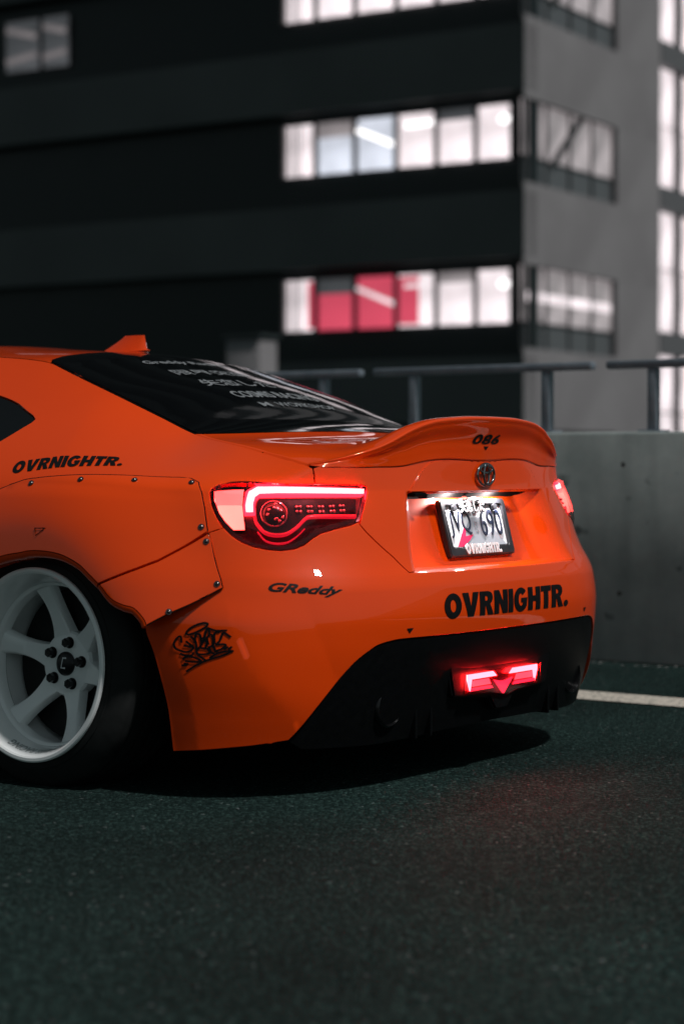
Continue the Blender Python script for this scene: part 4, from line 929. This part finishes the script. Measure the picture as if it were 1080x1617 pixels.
# plate lamps in the overhang of the garnish
for s in (1,-1):
    box_obj('plate_lamp',(-.742,.095*s,.7362),(.014,.060,.002),M['plate_lamp'],lid,bevel=.0015)
    ld=bpy.data.lights.new('plate_lamp_light','AREA'); ld.shape='RECTANGLE'; ld.size=.012; ld.size_y=.03; ld.energy=2.0; ld.color=(1,.90,.88)
    lo=bpy.data.objects.new('plate_lamp_light',ld); COL.objects.link(lo); lo.parent=lid; lo.location=(-.738,.10*s,.7335); lo.rotation_euler=(0,R(-38),0)
bm=bmesh.new(); add_box(bm,(-.745,.285,.730),(.025,.050,.010),bevel=.002); add_box(bm,(-.748,.262,.726),(.018,.016,.012),bevel=.002); bm_obj('latch_handle',bm,M['plastic'],lid)
# --- lettering on the paint
BK=M['black_paint']
def shift(q,du,dv): return q
T=heavy_text('OVRNIGHTR.'); decal('bumper_lettering',T,bumper,[(.8689,.5016),(1.129,.4985),(.8688,.6003),(1.129,.597)],BK,bump,mirrored=True)
T=heavy_text('OVRNIGHTR.',shear=.42); 
_us=np.linspace(.2,.62,500); _xs=lower(_us,np.full(500,.72))[:,0]
def sideS(x,v): return body(np.interp(-x,-_xs,_us),v)
def siden(x,v): return nrm(body,np.interp(-x,-_xs,_us),v)
decal('side_lettering',T,sideS,[(float(np.interp(a,_us,_xs)),b) for a,b in G['SIDETXT']],BK,ql,norm=siden)
def mquad(q): return q
T=text_mesh('GReddy',offset=.03,spacing=.98,shear=.35,cuts=16); decal('maker_lettering',T,bumper,G['GRED'],BK,bump)
T=text_mesh('086',offset=.032,spacing=1.04,shear=.2,cuts=6)
def spn(u,v):
    e=2e-3; a=spoiler(u+e,v)-spoiler(u-e,v); b=spoiler(u,v+e)-spoiler(u,v-e); n=np.cross(a,b); n/=np.linalg.norm(n,axis=-1,keepdims=True); return np.where(n[...,0:1]>0,-n,n)
decal('number_lettering',T,spoiler,[(.067,.315),(-.062,.315),(.067,.455),(-.062,.455)],BK,sp,norm=spn)
tri=(np.array([(0,1),(1,1),(.5,0)]),[(0,2,1)])
decal('triangle_mark',tri,spoiler,[(.012,.20),(-.012,.20),(.012,.27),(-.012,.27)],BK,sp,norm=spn)
c=G['TRI'][0]; 
for s in (0,1):
    q=[(c[0]-.0045,c[1]-.010),(c[0]+.0045,c[1]-.010),(c[0]-.0045,c[1]+.010),(c[0]+.0045,c[1]+.010)]
    if s: q=[(2-a,b) for a,b in q]; q=[q[1],q[0],q[3],q[2]]
    decal('triangle_mark',tri,bumper,q,BK,bump,mirrored=True)
# outlined triangle on the flare, graffiti tag on the bumper side
S3=G['STRI']; st=strokes([[(0,1),(1,1),(.12,0),(0,1),(1,1)]],.14); decal('triangle_outline',st,flare,[(S3[2][0]-.003,S3[2][1]),(S3[1][0],S3[2][1]),(S3[0][0],S3[0][1]),(S3[1][0],S3[1][1])],BK,f1l,norm=fnorm)
def px(pts): return [((x-150)/800.,(950-y)/750.) for x,y in pts]
gh=[[(330,370),(360,310),(440,250),(550,212),(620,215),(625,250),(560,300),(470,345),(380,372),(335,362)],
 [(270,490),(262,400),(230,395),(185,440),(160,500),(180,560),(250,605),(330,635),(400,620),(430,570),(300,535)],
 [(330,470),(430,560)],[(400,400),(470,500),(480,640)],[(455,510),(470,390),(500,375),(530,400),(555,560)],[(480,640),(560,520),(590,430),(610,330),(640,290),(650,330),(655,390)],
 [(560,430),(620,520),(600,600)],[(640,560),(620,450),(660,400),(690,420),(700,560),(640,600)],[(720,560),(715,400),(760,360),(780,380)],[(640,295),(740,340),(880,350)],[(740,560),(790,500),(820,400),(850,390),(925,470)],
 [(250,650),(330,690),(420,690),(430,650)],[(290,750),(320,715),(420,720),(540,800),(440,800),(320,770)],[(480,560),(490,680),(600,800)],[(500,590),(620,620),(650,690),(560,700),(480,680)],[(640,590),(680,690),(720,700)],[(690,560),(740,690)],[(730,570),(830,570),(860,600),(800,650),(760,660),(740,690)],
 [(840,660),(890,620)],[(890,665),(940,625)],[(335,935),(450,870),(620,800),(800,760),(930,710),(945,700),(880,690),(760,710),(650,770)],[(270,830),(350,840)],[(300,805),(370,825)]]
polys=[(smooth_poly(px(p),5) if len(p)>2 else np.array(px(p)),.042) for p in gh]
decal('graffiti_tag',strokes(polys,.05),bumper,G['GHOST'],BK,bump,off=.0016)
# --- stickers on the rear window (white)
def rdecal(name,txt,x0,x1,s0,s1,mat=M['sticker'],off=.03,sh=0,spc=1.):
    """text reads along -Y; bottom of the text towards the boot"""
    T=text_mesh(txt,offset=off,spacing=spc,shear=sh,cuts=14)
    if T is None: return
    V,F,_=T; s=s0+(s1-s0)*V[:,0]; x=x0+(x1-x0)*V[:,1]; P=roof(x,s); n=rnrm(x,s)
    F=[f if np.dot(np.cross(P[f[1]]-P[f[0]],P[f[2]]-P[f[0]]),n[f[0]])>0 else f[::-1] for f in F]
    return mesh_obj(name,P+n*.004,F,mat,rw,True,n)
rdecal('window_sticker','Greddy Racing',.225,.262,.41,-.30)
rdecal('window_sticker','\u9650\u754c\u7a81\u7834',.122,.170,.37,-.28,off=.012)
rdecal('window_sticker','\u5931\u604b\u3057\u305f',.022,.076,.35,-.24,off=.018)
rdecal('window_sticker','COSMIS RACING',-.067,-.022,.30,-.40,off=.03,spc=1.)
rdecal('window_sticker','M',-.130,-.102,.235,.155,off=.03); rdecal('window_sticker','WORKSHOP',-.130,-.102,.10,-.40,off=.015)

# ===================== wheels =====================
def lathe(name,prof,mat,parent,seg=72,smooth=True,angle=35):
    V=[];F=[];n=len(prof)
    for k in range(seg):
        a=2*math.pi*k/seg
        for r_,y in prof: V.append((r_*math.cos(a),y,r_*math.sin(a)))
    for k in range(seg):
        for j in range(n-1):
            F.append((k*n+j,k*n+j+1,((k+1)%seg)*n+j+1,((k+1)%seg)*n+j))
    o=mesh_obj(name,V,F,mat,parent,smooth)
    if smooth: o.data.set_sharp_from_angle(angle=R(angle))
    return o
def make_wheel():
    rim=lathe('wheel',[(.200,-.262),(.212,-.258),(.2085,-.12),(.2065,-.085),(.2075,-.070),(.214,-.040),(.223,-.014),(.2285,-.003),(.2330,.0),(.2400,.0),(.2435,-.0025),(.2440,-.008),(.2380,-.012)],M['rim'],car,seg=96,angle=28)
    # tyre: stretched sidewall, grooved tread
    prof=[(.232,-.013),(.240,-.0105),(.252,-.012),(.268,-.019),(.284,-.0285),(.296,-.038),(.303,-.046),(.3065,-.056)]
    y=-.056
    for gy in (-.085,-.125,-.165,-.205):
        prof+=[(.308,gy+.006),(.3015,gy+.005),(.3015,gy-.005),(.308,gy-.006)]
    prof+=[(.307,-.228),(.303,-.240),(.290,-.254),(.262,-.268),(.232,-.270)]
    ty=lathe('tyre',prof,M['rubber'],rim,seg=128,angle=30)
    lathe('sidewall_ring',[(.2560,-.0145),(.2570,-.0120),(.2600,-.0132),(.2610,-.0165)],M['rubber'],ty,seg=96)
    # hub pad
    lathe('hub',[(.0,-.150),(.0,-.1275),(.034,-.1270),(.070,-.1270),(.079,-.1295),(.084,-.136),(.084,-.17),(.0,-.17)][1:],M['rim'],rim,seg=48)
    # spokes
    NR=14
    for q in range(6):
        a0=R(74)+q*math.pi/3; V=[];F=[]
        for i in range(NR+1):
            t=i/NR; r_=.060+.150*t; y=-.1285+.050*t**1.9
            wtop=.0128+.019*(1-t)**2.5+.014*t**3.5; wbot=wtop+.0055+.006*t**3; th=.030-.006*t
            sec=[(-wbot,y-th),(-wbot*.98,y-.012),(-wtop-.0012,y-.0018),(-wtop+.0015,y),(wtop-.0015,y),(wtop+.0012,y-.0018),(wbot*.98,y-.012),(wbot,y-th)]
            for sx,sy in sec:
                X=r_*math.cos(a0)-sx*math.sin(a0); Z=r_*math.sin(a0)+sx*math.cos(a0); V.append((X,sy,Z))
        for i in range(NR):
            for j in range(7): F.append((i*8+j,(i+1)*8+j,(i+1)*8+j+1,i*8+j+1))
        o=mesh_obj('spoke',V,F,M['rim'],rim,True); o.data.set_sharp_from_angle(angle=R(32))
        bm=bmesh.new(); bm.from_mesh(o.data); bmesh.ops.recalc_face_normals(bm,faces=bm.faces[:]); 
        cen=sum((f.normal.y*f.calc_area() for f in bm.faces)); 
        if cen<0: bmesh.ops.reverse_faces(bm,faces=bm.faces[:])
        bm.to_mesh(o.data); bm.free()
    # inner annulus tying the spokes to the barrel
    lathe('spoke_ring',[(.2070,-.072),(.201,-.076),(.1985,-.082),(.1975,-.108),(.2055,-.118)],M['rim'],rim,seg=72)
    for q in range(5):
        a=R(90+10)+q*2*math.pi/5; bm=bmesh.new(); c=(.055*math.cos(a),-.1265,.055*math.sin(a))
        add_cyl(bm,(c[0],-.136,c[2]),(c[0],-.108,c[2]),.0118,6); add_cyl(bm,(c[0],-.108,c[2]),(c[0],-.104,c[2]),.0105,6,.007); add_cyl(bm,(c[0],-.1268,c[2]),(c[0],-.1245,c[2]),.0150,24)
        bm_obj('lug_nut',bm,M['lug'],rim)
    cap=lathe('center_cap',[(.0,-.1175),(.020,-.1178),(.027,-.1195),(.0305,-.1225),(.0310,-.1275)],M['lug'],rim,seg=36)
    T=strokes([[(.85,.95),(.35,.95),(.15,.15),(.75,.15)]],.14); V=[(-(s-.5)*.024,-.1170,(t-.5)*.032) for s,t in T[0]]
    mesh_obj('cap_logo',V,[f for f in T[1]],M['white_vinyl'],cap,False)
    # brake disc
    lathe('brake_disc',[(.03,-.166),(.1955,-.166),(.1955,-.185),(.03,-.185)],simple('disc_iron',(.006,.0065,.007),.6,metal=.3),rim,seg=48)
    # raised lip lettering
    T=text_mesh('COSMIS RACING',offset=.03,spacing=1.05,cuts=26); V,F,_=T; P=[]
    for s,t in V:
        a=R(-114)+s*R(48); rr=.2130+.0085*t; yy=-.0426+(.0085*t)*2.9+.0014
        P.append((-rr*math.cos(a)*-1,yy,rr*math.sin(a)))
    n=len(P); mesh_obj('lip_lettering',P,F,simple('lip_letter_grey',(.33,.35,.35),.4),rim,False)
    return rim
w0=make_wheel()
def copy_tree(o,parent):
    c=o.copy(); COL.objects.link(c); c.parent=parent
    for ch in list(o.children): copy_tree(ch,c)
    return c
CAMBER=R(3.5)
w0.location=(0,.902,.306); w0.rotation_euler=(CAMBER,0,0)
for X,s in ((0,-1),(2.57,1),(2.57,-1)):
    c=copy_tree(w0,car); c.location=(X,(.902 if X==0 else .87)*s,.306)
    c.rotation_euler=(CAMBER,0,0) if s>0 else (CAMBER,0,math.pi)
